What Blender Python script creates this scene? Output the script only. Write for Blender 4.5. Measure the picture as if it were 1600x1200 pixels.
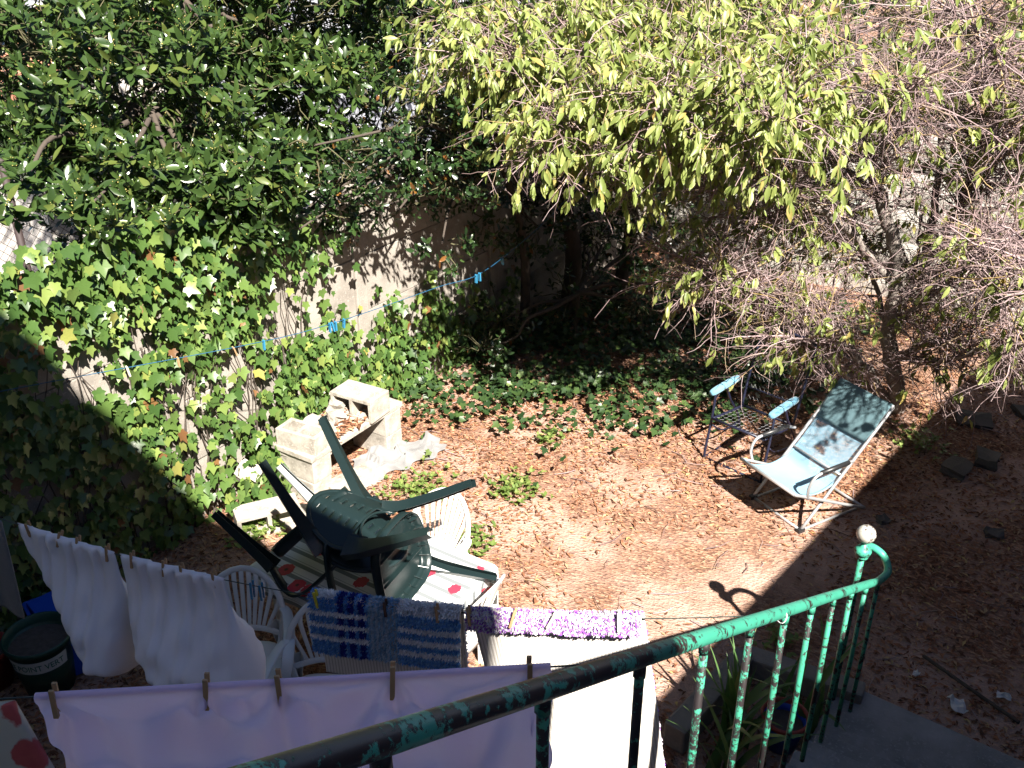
import bpy, bmesh, math, random
import numpy as np
from mathutils import Vector, Matrix, Quaternion
R = math.radians
for o in list(bpy.data.objects): bpy.data.objects.remove(o)
S = bpy.context.scene
COL = S.collection
rng = np.random.default_rng(7)
random.seed(7)

# ---------------------------------------------------------------- camera, sky, sun, exposure
cam_d = bpy.data.cameras.new('camera'); cam = bpy.data.objects.new('camera', cam_d); COL.objects.link(cam)
cam_d.sensor_fit = 'HORIZONTAL'; cam_d.sensor_width = 36; cam_d.lens = 33.84
cam_d.clip_start = .05; cam_d.clip_end = 400
CAM = np.array([0, 0, 4.4]); PITCH = R(27.4); YAW = R(33.16)
cam.location = CAM; cam.rotation_euler = (R(90) - PITCH, 0, YAW)
S.camera = cam
SUN_TO = Vector((-.78, .55, -1.0)).normalized()          # the way the light travels
sun_el = math.asin(-SUN_TO.z); sun_az = math.atan2(-SUN_TO.x, -SUN_TO.y)   # compass angle from +Y towards +X
w = bpy.data.worlds.new('World'); S.world = w; w.use_nodes = True
nt = w.node_tree; bg = nt.nodes['Background']
sky = nt.nodes.new('ShaderNodeTexSky'); sky.sky_type = 'NISHITA'; sky.sun_disc = False
sky.sun_elevation = sun_el; sky.sun_rotation = sun_az
sky.altitude = 50; sky.air_density = .42; sky.dust_density = .05; sky.ozone_density = 1.2
nt.links.new(sky.outputs[0], bg.inputs[0]); bg.inputs[1].default_value = .05
sd = bpy.data.lights.new('sun', 'SUN'); sd.energy = 5.0; sd.angle = R(.53); sd.color = (1.0, .94, .84)
sun = bpy.data.objects.new('sun', sd); COL.objects.link(sun)
sun.rotation_euler = SUN_TO.to_track_quat('-Z', 'Y').to_euler(); sun.location = (6, -6, 12)
S.view_settings.view_transform = 'Standard'; S.view_settings.look = 'None'
S.view_settings.exposure = 1.95; S.view_settings.gamma = 1.0
S.render.engine = 'CYCLES'
S.cycles.max_bounces = 5; S.cycles.diffuse_bounces = 2; S.cycles.glossy_bounces = 2; S.cycles.transparent_max_bounces = 8

# ---------------------------------------------------------------- helpers
def tag(o, label=None, cat=None, group=None, kind=None):
    if label: o['label'] = label
    if cat: o['category'] = cat
    if group: o['group'] = group
    if kind: o['kind'] = kind
    return o

def empty(name, loc=(0, 0, 0), label=None, cat=None, group=None):
    o = bpy.data.objects.new(name, None); COL.objects.link(o); o.location = loc; o.empty_display_size = .1
    return tag(o, label, cat, group)

def link(name, me, parent=None, loc=None, kind=None):
    o = bpy.data.objects.new(name, me); COL.objects.link(o)
    if parent is not None: o.parent = parent
    if loc is not None: o.location = loc
    if kind: o['kind'] = kind
    return o

def mesh(name, V, F, mat=None, smooth=False, col=None, uv=None):
    """V (n,3); F a list of faces or an (m,k) array."""
    me = bpy.data.meshes.new(name)
    V = np.asarray(V, dtype=np.float32).reshape(-1, 3)
    if isinstance(F, np.ndarray):
        m, k = F.shape
        me.vertices.add(len(V)); me.vertices.foreach_set('co', V.ravel())
        me.loops.add(m * k); me.loops.foreach_set('vertex_index', F.ravel().astype(np.int32))
        me.polygons.add(m)
        me.polygons.foreach_set('loop_start', np.arange(0, m * k, k, dtype=np.int32))
        me.polygons.foreach_set('loop_total', np.full(m, k, dtype=np.int32))
        me.update(calc_edges=True); me.validate()
    else:
        me.from_pydata(V.tolist(), [], F); me.update()
    if smooth: me.polygons.foreach_set('use_smooth', np.ones(len(me.polygons), dtype=bool))
    if mat: me.materials.append(mat)
    if col is not None:
        a = me.color_attributes.new('Col', 'FLOAT_COLOR', 'POINT')
        c = np.ones((len(V), 4), dtype=np.float32); c[:, :3] = col; a.data.foreach_set('color', c.ravel())
    if uv is not None:
        l = me.uv_layers.new(name='UVMap'); idx = np.empty(len(me.loops), dtype=np.int32); me.loops.foreach_get('vertex_index', idx)
        l.data.foreach_set('uv', np.asarray(uv, dtype=np.float32)[idx].ravel())
    return me

class MB:
    """collects shapes, built as ONE mesh"""
    def __init__(s): s.v = []; s.f = []
    def add(s, V, F):
        n = len(s.v); s.v.extend([tuple(map(float, p)) for p in V]); s.f.extend([tuple(i + n for i in f) for f in F]); return s
    def box(s, x0, x1, y0, y1, z0, z1):
        return s.add([(x0,y0,z0),(x1,y0,z0),(x1,y1,z0),(x0,y1,z0),(x0,y0,z1),(x1,y0,z1),(x1,y1,z1),(x0,y1,z1)],
                     [(0,3,2,1),(4,5,6,7),(0,1,5,4),(1,2,6,5),(2,3,7,6),(3,0,4,7)])
    def prism(s, poly, z0, z1):
        n = len(poly)
        return s.add([(x, y, z0) for x, y in poly] + [(x, y, z1) for x, y in poly],
                     [tuple(range(n))[::-1], tuple(range(n, 2 * n))] + [(i, (i + 1) % n, n + (i + 1) % n, n + i) for i in range(n)])
    def tube(s, path, rad, n=8, caps=True):
        V, F = tube_arr(path, rad, n); m = len(path)
        F = [tuple(f) for f in F.tolist()]
        if caps: F += [tuple(range(n))[::-1], tuple(range((m - 1) * n, m * n))]
        return s.add(V, F)
    def sweep(s, path, prof_fn, nvec):
        """prof_fn(i, t) -> profile points (x across, y along nvec); swept with the frame of nvec"""
        P = [Vector(p) for p in path]; m = len(P); V = []; k = None
        for i in range(m):
            t = (P[min(i + 1, m - 1)] - P[max(i - 1, 0)]).normalized()
            nv = Vector(nvec[i] if isinstance(nvec, list) else nvec)
            sx = t.cross(nv)
            if sx.length < 1e-5: sx = t.orthogonal()
            sx.normalize(); sy = sx.cross(t).normalized()
            pr = prof_fn(i, i / (m - 1)); k = len(pr)
            V += [P[i] + sx * a + sy * b for a, b in pr]
        F = [(i * k + j, i * k + (j + 1) % k, (i + 1) * k + (j + 1) % k, (i + 1) * k + j) for i in range(m - 1) for j in range(k)]
        F += [tuple(range(k))[::-1], tuple(range((m - 1) * k, m * k))]
        return s.add(V, F)
    def lathe(s, prof, n=24, c=(0, 0, 0)):
        V = [(c[0] + r * math.cos(2 * math.pi * j / n), c[1] + r * math.sin(2 * math.pi * j / n), c[2] + z) for r, z in prof for j in range(n)]
        F = [(i * n + j, i * n + (j + 1) % n, (i + 1) * n + (j + 1) % n, (i + 1) * n + j) for i in range(len(prof) - 1) for j in range(n)]
        return s.add(V, F)
    def mesh(s, name, mat, smooth=False, bevel=0):
        me = mesh(name, s.v, s.f, mat)
        bm = bmesh.new(); bm.from_mesh(me)
        if bevel: bmesh.ops.bevel(bm, geom=bm.edges[:], offset=bevel, segments=2, affect='EDGES', profile=.6)
        bmesh.ops.recalc_face_normals(bm, faces=bm.faces[:])
        for f in bm.faces: f.smooth = smooth
        bm.to_mesh(me); bm.free(); me.update(); return me
    def build(s, name, mat, parent=None, smooth=False, bevel=0, loc=None, kind=None):
        return link(name, s.mesh(name, mat, smooth, bevel), parent, loc, kind)

def tube_arr(path, rad, n=6):
    P = np.asarray(path, float); m = len(P)
    r = np.broadcast_to(np.asarray(rad, float), (m,))
    T = np.gradient(P, axis=0); T /= np.linalg.norm(T, axis=1, keepdims=True) + 1e-12
    a = np.array([0, 0, 1.]) if abs(T[0][2]) < .9 else np.array([1., 0, 0])
    N = np.empty_like(P); N[0] = np.cross(T[0], a); N[0] /= np.linalg.norm(N[0])
    for i in range(1, m):
        v = N[i-1] - T[i] * (N[i-1] @ T[i]); N[i] = v / (np.linalg.norm(v) + 1e-12)
    B = np.cross(T, N)
    an = np.arange(n) * 2 * np.pi / n
    V = P[:, None] + r[:, None, None] * (np.cos(an)[None, :, None] * N[:, None] + np.sin(an)[None, :, None] * B[:, None])
    i = np.arange(m - 1)[:, None]; j = np.arange(n)[None]
    F = np.stack([i*n + j, i*n + (j+1) % n, (i+1)*n + (j+1) % n, (i+1)*n + j], -1).reshape(-1, 4)
    return V.reshape(-1, 3), F

class Tubes:
    def __init__(s): s.V = []; s.F = []; s.n = 0
    def add(s, path, rad, n=4):
        V, F = tube_arr(path, rad, n); s.V.append(V); s.F.append(F + s.n); s.n += len(V)
    def mesh(s, name, mat, smooth=True): return mesh(name, np.concatenate(s.V), np.concatenate(s.F), mat, smooth)

def smooth_path(pts, k=6):
    P = [Vector(p) for p in pts]; out = []
    for i in range(len(P) - 1):
        p0, p1, p2, p3 = P[max(i-1, 0)], P[i], P[i+1], P[min(i+2, len(P)-1)]
        for j in range(k):
            t = j / k
            out.append(.5 * ((2*p1) + (p2-p0)*t + (2*p0-5*p1+4*p2-p3)*t*t + (3*p1-p0-3*p2+p3)*t**3))
    out.append(P[-1]); return [tuple(p) for p in out]

def rect_prof(wid, dep):
    """closed rounded-rectangle profile; wid, dep are numbers or functions of t"""
    def fn(i, t):
        a = (wid(t) if callable(wid) else wid) / 2; b = (dep(t) if callable(dep) else dep) / 2; c = min(a, b) * .45
        return [(-a + c, -b), (a - c, -b), (a, -b + c), (a, b - c), (a - c, b), (-a + c, b), (-a, b - c), (-a, -b + c)]
    return fn
def chan_prof(wid, dep, th=.004):
    def fn(i, t):
        a = (wid(t) if callable(wid) else wid) / 2; b = (dep(t) if callable(dep) else dep) / 2
        return [(-a, -b), (a, -b), (a, b), (a - th, b), (a - th, -b + th), (-a + th, -b + th), (-a + th, b), (-a, b)]
    return fn

def orient(dirs, normals):
    """(n,3,3) matrices with columns x (across), y (along dirs), z (towards normals)"""
    y = dirs / (np.linalg.norm(dirs, axis=1, keepdims=True) + 1e-9)
    z = normals - y * np.sum(normals * y, 1, keepdims=True)
    bad = np.linalg.norm(z, axis=1) < 1e-4; z[bad] = np.array([.3, .5, .8])
    z /= np.linalg.norm(z, axis=1, keepdims=True); x = np.cross(y, z)
    return np.stack([x, y, z], -1)

def scatter(tv, tf, P, M, sc):
    """template verts/tri array copied to positions P with matrices M and scales sc"""
    V = np.einsum('nij,kj->nki', M, tv) * np.asarray(sc)[:, None, None] + P[:, None]
    F = tf[None] + (np.arange(len(P)) * len(tv))[:, None, None]
    return V.reshape(-1, 3), F.reshape(-1, tf.shape[1])

def leaf_template(length=1., width=.3, fold=.12, curl=.15, stations=((0, .08), (.25, .8), (.5, 1.), (.78, .62), (1, 0))):
    V = []; 
    for t, wd in stations:
        h = -curl * t * t
        V += [(-wd*width/2, t*length, h + fold*wd*width), (0, t*length, h), (wd*width/2, t*length, h + fold*wd*width)]
    F = []
    for i in range(len(stations) - 1):
        a = i * 3
        for c in (0, 1):
            F += [(a+c, a+c+1, a+c+4), (a+c, a+c+4, a+c+3)]
    return np.array(V, float), np.array(F)

def ivy_template():
    out = [(0, 0), (-.17, -.10), (-.42, -.04), (-.385, .16), (-.57, .44), (-.27, .50), (0, 1.0), (.27, .50), (.57, .44), (.385, .16), (.42, -.04), (.17, -.10)]
    V = [(0, .3, -.05)] + [(x, y, .10 * abs(x) - .10 * max(y, 0) ** 2) for x, y in out]
    n = len(out)
    return np.array(V, float), np.array([(0, 1 + (i + 1) % n, 1 + i) for i in range(n)])

def cam_coords(P):
    f = np.array([-math.sin(YAW)*math.cos(PITCH), math.cos(YAW)*math.cos(PITCH), -math.sin(PITCH)])
    r = np.array([math.cos(YAW), math.sin(YAW), 0]); u = np.cross(r, f); d = P - CAM; k = d @ f
    return d @ r / k, d @ u / k, k

def split_leaves(P, sc, n=300, grid=.018):
    """indices of the n leaves that show largest from the path's head (nearest in each direction), and of the rest"""
    x, y, k = cam_coords(P); vis = (abs(x) < .54) & (y > -.41) & (y < .41) & (k > 0)
    best = {}
    for i in np.nonzero(vis)[0]:
        c = (int(x[i] / grid), int(y[i] / grid))
        if c not in best or k[i] < k[best[c]]: best[c] = i
    ids = np.array(sorted(best.values(), key=lambda i: k[i] / sc[i])[:n], dtype=int)
    m = np.ones(len(P), bool); m[ids] = False
    return ids, np.nonzero(m)[0]

def plant_leaves(parent, tv, tf, P, M, sc, mat, base, n=300, rest='foliage'):
    """the n best seen leaves as parts of their own, the rest as one part of kind stuff"""
    ids, other = split_leaves(P, sc, n)
    me = mesh('leaf', tv, tf, mat, True)
    base = np.array(base)
    for i in ids:
        o = bpy.data.objects.new('leaf', me); COL.objects.link(o); o.parent = parent
        m = Matrix(M[i].tolist()).to_4x4() @ Matrix.Scale(float(sc[i]), 4)
        m.translation = Vector((P[i] - base).tolist()); o.matrix_basis = m
    V, F = scatter(tv, tf, P[other] - base, M[other], sc[other])
    link(rest, mesh(rest, V, F, mat, True), parent, kind='stuff')

# ---------------------------------------------------------------- materials
class NB:
    def __init__(s, name):
        s.m = bpy.data.materials.new(name); s.m.use_nodes = True; s.t = s.m.node_tree; s.n = s.t.nodes
        s.b = s.n['Principled BSDF']; s.o = s.n['Material Output']
    def node(s, t, **kw):
        n = s.n.new(t)
        for k, v in kw.items(): setattr(n, k, v)
        return n
    def l(s, a, b): s.t.links.new(a, b); return s
    def noise(s, vec, scale, detail=4, rough=.55):
        n = s.node('ShaderNodeTexNoise'); n.inputs['Scale'].default_value = scale; n.inputs['Detail'].default_value = detail; n.inputs['Roughness'].default_value = rough
        if vec: s.l(vec, n.inputs['Vector'])
        return n.outputs['Fac']
    def ramp(s, fac, stops, interp='LINEAR'):
        n = s.node('ShaderNodeValToRGB'); n.color_ramp.interpolation = interp; e = n.color_ramp.elements
        while len(e) > 1: e.remove(e[-1])
        e[0].position = stops[0][0]; e[0].color = (*stops[0][1], 1)
        for p, c in stops[1:]: x = e.new(p); x.color = (*c, 1)
        s.l(fac, n.inputs[0]); return n.outputs[0]
    def math(s, op, a, b=None, c=None):
        n = s.node('ShaderNodeMath', operation=op)
        for i, v in enumerate((a, b, c)):
            if v is None: continue
            if isinstance(v, (int, float)): n.inputs[i].default_value = v
            else: s.l(v, n.inputs[i])
        return n.outputs[0]
    def mix(s, fac, a, b):
        n = s.node('ShaderNodeMix', data_type='RGBA')
        for sock, v in ((n.inputs['Factor'], fac), (n.inputs[6], a), (n.inputs[7], b)):
            if isinstance(v, (int, float)): sock.default_value = v
            elif isinstance(v, tuple): sock.default_value = (*v, 1)
            else: s.l(v, sock)
        return n.outputs[2]
    def obj(s): return s.node('ShaderNodeTexCoord').outputs['Object']
    def uv(s):
        n = s.node('ShaderNodeSeparateXYZ'); s.l(s.node('ShaderNodeTexCoord').outputs['UV'], n.inputs[0]); return n.outputs[0], n.outputs[1]
    def bump(s, h, st=.3, dist=.01):
        n = s.node('ShaderNodeBump'); n.inputs['Strength'].default_value = st; n.inputs['Distance'].default_value = dist
        s.l(h, n.inputs['Height']); s.l(n.outputs[0], s.b.inputs['Normal'])
    def col(s, c):
        if isinstance(c, tuple): s.b.inputs['Base Color'].default_value = (*c, 1)
        else: s.l(c, s.b.inputs['Base Color'])
    def rough(s, r): s.b.inputs['Roughness'].default_value = r

def simple(name, c1, c2=None, scale=6, rough=.7, bump=0, bscale=40, metal=0, spec=None):
    b = NB(name); v = b.obj()
    c2 = c2 or tuple(x * .8 for x in c1)
    b.col(b.mix(b.noise(v, scale), c1, c2)); b.rough(rough); b.b.inputs['Metallic'].default_value = metal
    if spec is not None: b.b.inputs['Specular IOR Level'].default_value = spec
    if bump: b.bump(b.noise(v, bscale, 6), bump)
    return b.m

def leafmat(name, stops, rough=.4, trans=.3, tcol=None, spec=.5):
    b = NB(name)
    g = b.node('ShaderNodeNewGeometry'); oi = b.node('ShaderNodeObjectInfo')
    r = b.math('FRACT', b.math('ADD', g.outputs['Random Per Island'], oi.outputs['Random']))
    c = b.ramp(r, stops)
    nz = b.noise(b.obj(), 9, 2)
    c2 = b.mix(b.math('MULTIPLY', nz, .35), c, (.02, .03, .01))
    b.col(c2); b.rough(rough); b.b.inputs['Specular IOR Level'].default_value = spec
    if trans:
        tr = b.node('ShaderNodeBsdfTranslucent'); mx = b.node('ShaderNodeMixShader'); mx.inputs[0].default_value = trans
        hs = b.node('ShaderNodeHueSaturation'); hs.inputs['Saturation'].default_value = 1.15; hs.inputs['Value'].default_value = 1.6
        b.l(c2, hs.inputs['Color']); b.l(hs.outputs[0], tr.inputs[0])
        b.l(b.b.outputs[0], mx.inputs[1]); b.l(tr.outputs[0], mx.inputs[2]); b.l(mx.outputs[0], b.o.inputs[0])
    return b.m

def colmat(name, rough=.9, trans=0):
    b = NB(name); a = b.node('ShaderNodeVertexColor'); a.layer_name = 'Col'
    b.col(a.outputs[0]); b.rough(rough); b.b.inputs['Specular IOR Level'].default_value = .1
    return b.m

def chipped(name, paint, bare, scale, lo, grad=None, rough=.45, top=.055):
    """painted iron, the paint flaked away in patches; grad = (y0, y1) fades from more bare to more painted"""
    b = NB(name); v = b.obj()
    n = b.noise(v, scale, 10, .72); n2 = b.noise(v, scale * .22, 4)
    k = b.math('ADD', b.math('MULTIPLY', n, .7), b.math('MULTIPLY', n2, .45))
    if grad:
        sx = b.node('ShaderNodeSeparateXYZ'); b.l(v, sx.inputs[0])
        mr = b.node('ShaderNodeMapRange'); b.l(sx.outputs[1], mr.inputs[0])
        mr.inputs[1].default_value = grad[0]; mr.inputs[2].default_value = grad[1]; mr.inputs[3].default_value = -.07; mr.inputs[4].default_value = top
        k = b.math('ADD', k, mr.outputs[0])
    mask = b.ramp(k, [(lo - .012, (0, 0, 0)), (lo + .012, (1, 1, 1))])
    pc = b.mix(b.noise(v, 9, 3), paint, tuple(x * .72 for x in paint))
    bc = b.mix(b.noise(v, 60, 4), bare, tuple(min(1, x * 1.6) for x in bare))
    b.col(b.mix(mask, bc, pc)); b.rough(rough); b.bump(mask, .5, .002)
    return b.m

M = {}
M['soil'] = None
b = NB('leaf_strewn_soil'); v = b.obj()
vo = b.node('ShaderNodeTexVoronoi'); vo.inputs['Scale'].default_value = 34; vo.inputs['Randomness'].default_value = 1
mp = b.node('ShaderNodeMapping'); mp.inputs['Scale'].default_value = (1, 2.1, 1); b.l(v, mp.inputs[0]); b.l(mp.outputs[0], vo.inputs['Vector'])
sx = b.node('ShaderNodeSeparateColor'); b.l(vo.outputs['Color'], sx.inputs[0])
leafc = b.ramp(sx.outputs[0], [(0, (.09, .042, .03)), (.35, (.175, .083, .048)), (.6, (.25, .125, .075)), (.85, (.31, .18, .115)), (1, (.38, .26, .17))])
soilc = b.mix(b.noise(v, 5, 6), (.25, .14, .105), (.50, .35, .285))
b.col(b.mix(b.ramp(b.noise(v, 1.1, 3), [(.42, (.0,)*3), (.58, (.85,)*3)]), soilc, leafc)); b.rough(.95); b.b.inputs['Specular IOR Level'].default_value = .15
b.bump(b.math('ADD', b.noise(v, 60, 6), vo.outputs['Distance']), .7, .02); M['soil'] = b.m
M['litter'] = leafmat('dry_leaf', [(0, (0.0783, 0.03132, 0.02088)), (.22, (0.1827, 0.07395, 0.04176)), (.5, (0.3132, 0.1348, 0.07395)), (.75, (0.4089, 0.2044, 0.1175)), (.93, (0.4785, 0.3132, 0.2001)), (1, (0.522, 0.3828, 0.1479))], .75, .1, spec=.25)

def concrete(name, c, dark, sc=3):
    b = NB(name); v = b.obj()
    st = b.ramp(b.noise(v, sc, 6, .6), [(.3, (0, 0, 0)), (.7, (1, 1, 1))])
    c1 = b.mix(st, dark, c)
    sp = b.ramp(b.noise(v, 55, 3), [(.35, (.0,)*3), (.42, (1,)*3)])
    b.col(b.mix(sp, tuple(x * .93 for x in c), c1)); b.rough(.92); b.b.inputs['Specular IOR Level'].default_value = .2
    b.bump(b.math('ADD', b.noise(v, 90, 6), b.math('MULTIPLY', b.noise(v, 14, 4), .8)), .45, .008); return b.m
M['wall'] = concrete('weathered_concrete', (.36, .325, .29), (.19, .17, .15))
M['block'] = concrete('concrete_block', (.46, .42, .37), (.20, .18, .155), 9)
M['stone'] = concrete('pale_stone', (.50, .475, .44), (.33, .31, .285), 3)
M['step'] = concrete('grey_stair_concrete', (.27, .27, .275), (.15, .15, .15), 4)
M['mortar'] = concrete('dark_mortar', (.12, .11, .10), (.07, .065, .06))
M['bark'] = simple('grey_bark', (.18, .15, .135), (.34, .30, .27), 18, .9, .8, 60)
M['darkbark'] = simple('dark_bark', (.05, .038, .03), (.085, .066, .054), 14, .95, .8, 50)
M['twig'] = leafmat('twig_bark', [(0, (0.1326, 0.08288, 0.08288)), (.5, (0.2873, 0.1989, 0.2045)), (.85, (0.4199, 0.3205, 0.3315)), (1, (0.442, 0.3094, 0.1216))], .7, 0, spec=.3)
M['greentwig'] = simple('green_twig', (.10, .085, .04), (.06, .06, .03), 10, .8)
M['laurel'] = leafmat('laurel_leaf', [(0, (0.0216, 0.04464, 0.01296)), (.45, (0.0396, 0.0756, 0.01872)), (.85, (0.0648, 0.108, 0.02592)), (1, (0.108, 0.1368, 0.0324))], .26, .18, spec=.6)
M['bud'] = simple('laurel_bud', (.34, .28, .08), (.22, .2, .05), 20, .6)
M['evergreen'] = leafmat('evergreen_leaf', [(0, (0.01296, 0.0324, 0.01152)), (.6, (0.02376, 0.054, 0.01584)), (.96, (0.0432, 0.0792, 0.02016)), (.975, (0.1872, 0.072, 0.0216)), (1, (0.216, 0.1008, 0.0216))], .28, .14, spec=.6)
M['cherry'] = leafmat('yellow_green_leaf', [(0, (0.1408, 0.1848, 0.044)), (.35, (0.2288, 0.2816, 0.0748)), (.75, (0.3168, 0.3608, 0.1144)), (.95, (0.4224, 0.4224, 0.1408)), (1, (0.3696, 0.264, 0.0792))], .42, .32, spec=.4)
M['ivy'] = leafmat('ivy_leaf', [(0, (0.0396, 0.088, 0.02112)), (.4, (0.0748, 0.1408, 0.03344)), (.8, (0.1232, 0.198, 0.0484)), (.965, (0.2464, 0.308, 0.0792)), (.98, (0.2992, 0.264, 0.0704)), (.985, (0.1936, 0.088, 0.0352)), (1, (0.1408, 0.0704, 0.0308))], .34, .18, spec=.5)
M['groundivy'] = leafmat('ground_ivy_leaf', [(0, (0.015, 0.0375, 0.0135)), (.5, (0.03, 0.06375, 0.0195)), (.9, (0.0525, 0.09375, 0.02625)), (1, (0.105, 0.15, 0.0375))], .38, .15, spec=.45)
M['weed'] = leafmat('weed_leaf', [(0, (0.088, 0.1496, 0.0308)), (.6, (0.1584, 0.2288, 0.0528)), (1, (0.264, 0.2992, 0.088))], .5, .25)
M['far'] = leafmat('far_leaf', [(0, (0.015, 0.03375, 0.01125)), (.5, (0.03375, 0.06375, 0.01875)), (1, (0.0825, 0.1125, 0.03))], .45, .2)
M['iris'] = leafmat('iris_leaf', [(0, (.05, .12, .04)), (.6, (.10, .19, .06)), (1, (.22, .26, .08))], .4, .2)
M['rail'] = chipped('flaking_green_rail_paint', (.055, .34, .235), (.022, .014, .015), 34, .55, (-3.5, -2.1), .42)
M['bar'] = chipped('flaking_green_bar_paint', (.045, .31, .20), (.014, .011, .012), 46, .565, (-3.9, -1.3), .5, .015)
M['ball'] = chipped('worn_white_knob', (.50, .48, .43), (.06, .045, .04), 44, .565, None, .25)
M['white_plastic'] = simple('white_plastic', (.74, .73, .71), (.66, .65, .62), 5, .42, .05, 200)
M['green_plastic'] = simple('dark_green_plastic', (.007, .015, .016), (.011, .022, .023), 5, .30, .06, 150)
M['wood_peg'] = simple('peg_wood', (.46, .29, .15), (.34, .20, .10), 30, .7)
M['dark_peg'] = simple('dark_brown_peg', (.09, .05, .04), None, 30, .6)
M['yellow_peg'] = simple('yellow_plastic', (.72, .60, .04), None, 30, .4)
M['blue_peg'] = simple('blue_plastic', (.03, .20, .36), None, 30, .4)
M['white_peg'] = simple('bleached_peg', (.68, .62, .52), None, 30, .7)
M['steel'] = simple('spring_steel', (.35, .35, .36), None, 30, .35, metal=1)
M['dull_wire'] = simple('dull_spring_wire', (.12, .12, .13), None, 20, .5, metal=.6)
M['wire'] = simple('dark_green_line', (.035, .05, .045), None, 20, .5)
M['blue_line'] = simple('blue_line', (.010, .085, .17), None, 20, .5)
M['alu'] = simple('painted_aluminium', (.46, .46, .47), (.38, .38, .39), 12, .35, metal=.5)
M['navy'] = simple('navy_steel_tube', (.008, .011, .032), (.012, .013, .028), 20, .4, spec=.5)
M['blackplastic'] = simple('black_plastic', (.02, .02, .022), None, 20, .4)
def cloth(name, c, c2=None, scale=4, wv=260, st=.25, thin=0):
    b = NB(name); v = b.obj(); b.col(b.mix(b.noise(v, scale, 3), c, c2 or tuple(x * .9 for x in c))); b.rough(.9)
    b.b.inputs['Specular IOR Level'].default_value = .15; b.b.inputs['Sheen Weight'].default_value = .2
    b.bump(b.math('ADD', b.noise(v, wv, 2), b.math('MULTIPLY', b.noise(v, 14, 4), 1.4)), st, .004)
    if thin:
        tr = b.node('ShaderNodeBsdfTranslucent'); tr.inputs[0].default_value = (*c, 1); mx = b.node('ShaderNodeMixShader'); mx.inputs[0].default_value = thin
        b.l(b.b.outputs[0], mx.inputs[1]); b.l(tr.outputs[0], mx.inputs[2]); b.l(mx.outputs[0], b.o.inputs[0])
    return b.m
M['pillow'] = cloth('white_cotton', (.88, .86, .90), (.83, .81, .86), 5)
M['lilac'] = cloth('lilac_cotton', (.82, .71, .97), (.77, .66, .96), 3, thin=.5)
M['towel'] = cloth('grey_towel', (.17, .17, .17), (.25, .25, .25), 8, 150, .6)
M['rag'] = cloth('grey_white_rag', (.27, .265, .265), (.12, .118, .12), 7)
b = NB('blue_sling'); v = b.obj(); b.col(b.mix(b.noise(v, 5, 4), (.18, .33, .44), (.27, .43, .54))); b.rough(.75)
tr = b.node('ShaderNodeBsdfTransparent'); mx = b.node('ShaderNodeMixShader'); u_, v_ = b.uv(); b.l(b.ramp(v_, [(0, (.10,)*3), (.5, (.12,)*3), (.56, (.52,)*3), (.78, (.52,)*3), (.8, (.1,)*3)]), mx.inputs[0])
b.l(b.b.outputs[0], mx.inputs[1]); b.l(tr.outputs[0], mx.inputs[2]); b.l(mx.outputs[0], b.o.inputs[0]); b.bump(b.noise(v, 300, 1), .3, .002); M['sling'] = b.m
M['sling_hem'] = cloth('blue_grey_canvas', (.075, .14, .165), (.11, .185, .21), 8)
M['armpad'] = cloth('blue_foam', (.10, .26, .38), (.15, .32, .43), 12, 120, .5)
M['backing'] = None
b = NB('ribbed_backing'); u, vv = b.uv(); st = b.math('ABSOLUTE', b.math('SUBTRACT', b.math('FRACT', b.math('MULTIPLY', u, 46)), .5))
b.col(b.ramp(st, [(.0, (.50, .46, .42)), (.12, (.50, .46, .42)), (.2, (.72, .68, .63)), (.5, (.74, .70, .66))])); b.rough(.9); b.bump(st, .5, .004); M['backing'] = b.m
M['tuft'] = colmat('shag_tuft')
M['green_pot'] = simple('dark_green_pot', (.012, .05, .035), (.02, .07, .05), 6, .4)
M['blue_plastic'] = simple('bright_blue_plastic', (.012, .085, .55), (.012, .07, .45), 6, .38)
M['red_pot'] = simple('red_pot', (.30, .05, .035), None, 6, .55)
M['white_label'] = simple('white_label', (.68, .69, .68), None, 20, .5)
M['label_green'] = simple('label_green', (.01, .15, .09), None, 20, .5)
M['peat'] = simple('pot_soil', (.045, .032, .026), (.13, .11, .10), 30, .95, .8, 60)
M['timber'] = simple('old_grey_timber', (.14, .12, .105), (.25, .225, .20), 9, .95, .8, 40)
M['paper'] = simple('scrap_paper', (.55, .55, .56), None, 20, .8)
M['render'] = simple('house_render', (.74, .72, .69), (.68, .66, .63), 2, .9, .3, 60)
M['wing_stone'] = simple('dark_rubble_stone', (.20, .17, .145), (.13, .11, .095), 3, .95, .6, 20)
M['far_render'] = simple('neighbour_pale_render', (.34, .35, .40), (.30, .31, .36), 1, .9)
M['tile'] = simple('terracotta_tile', (.50, .23, .14), (.38, .16, .10), 8, .85, .5, 30)
M['glass'] = simple('window_glass', (.02, .025, .03), None, 5, .08)
M['paving'] = simple('pale_paving', (.48, .45, .42), (.38, .35, .33), 3, .9, .3, 30)
M['fence_steel'] = simple('rusty_fence_steel', (.035, .022, .022), None, 20, .7)
M['painted_wood'] = simple('dark_door', (.05, .10, .07), None, 5, .5)

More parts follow.
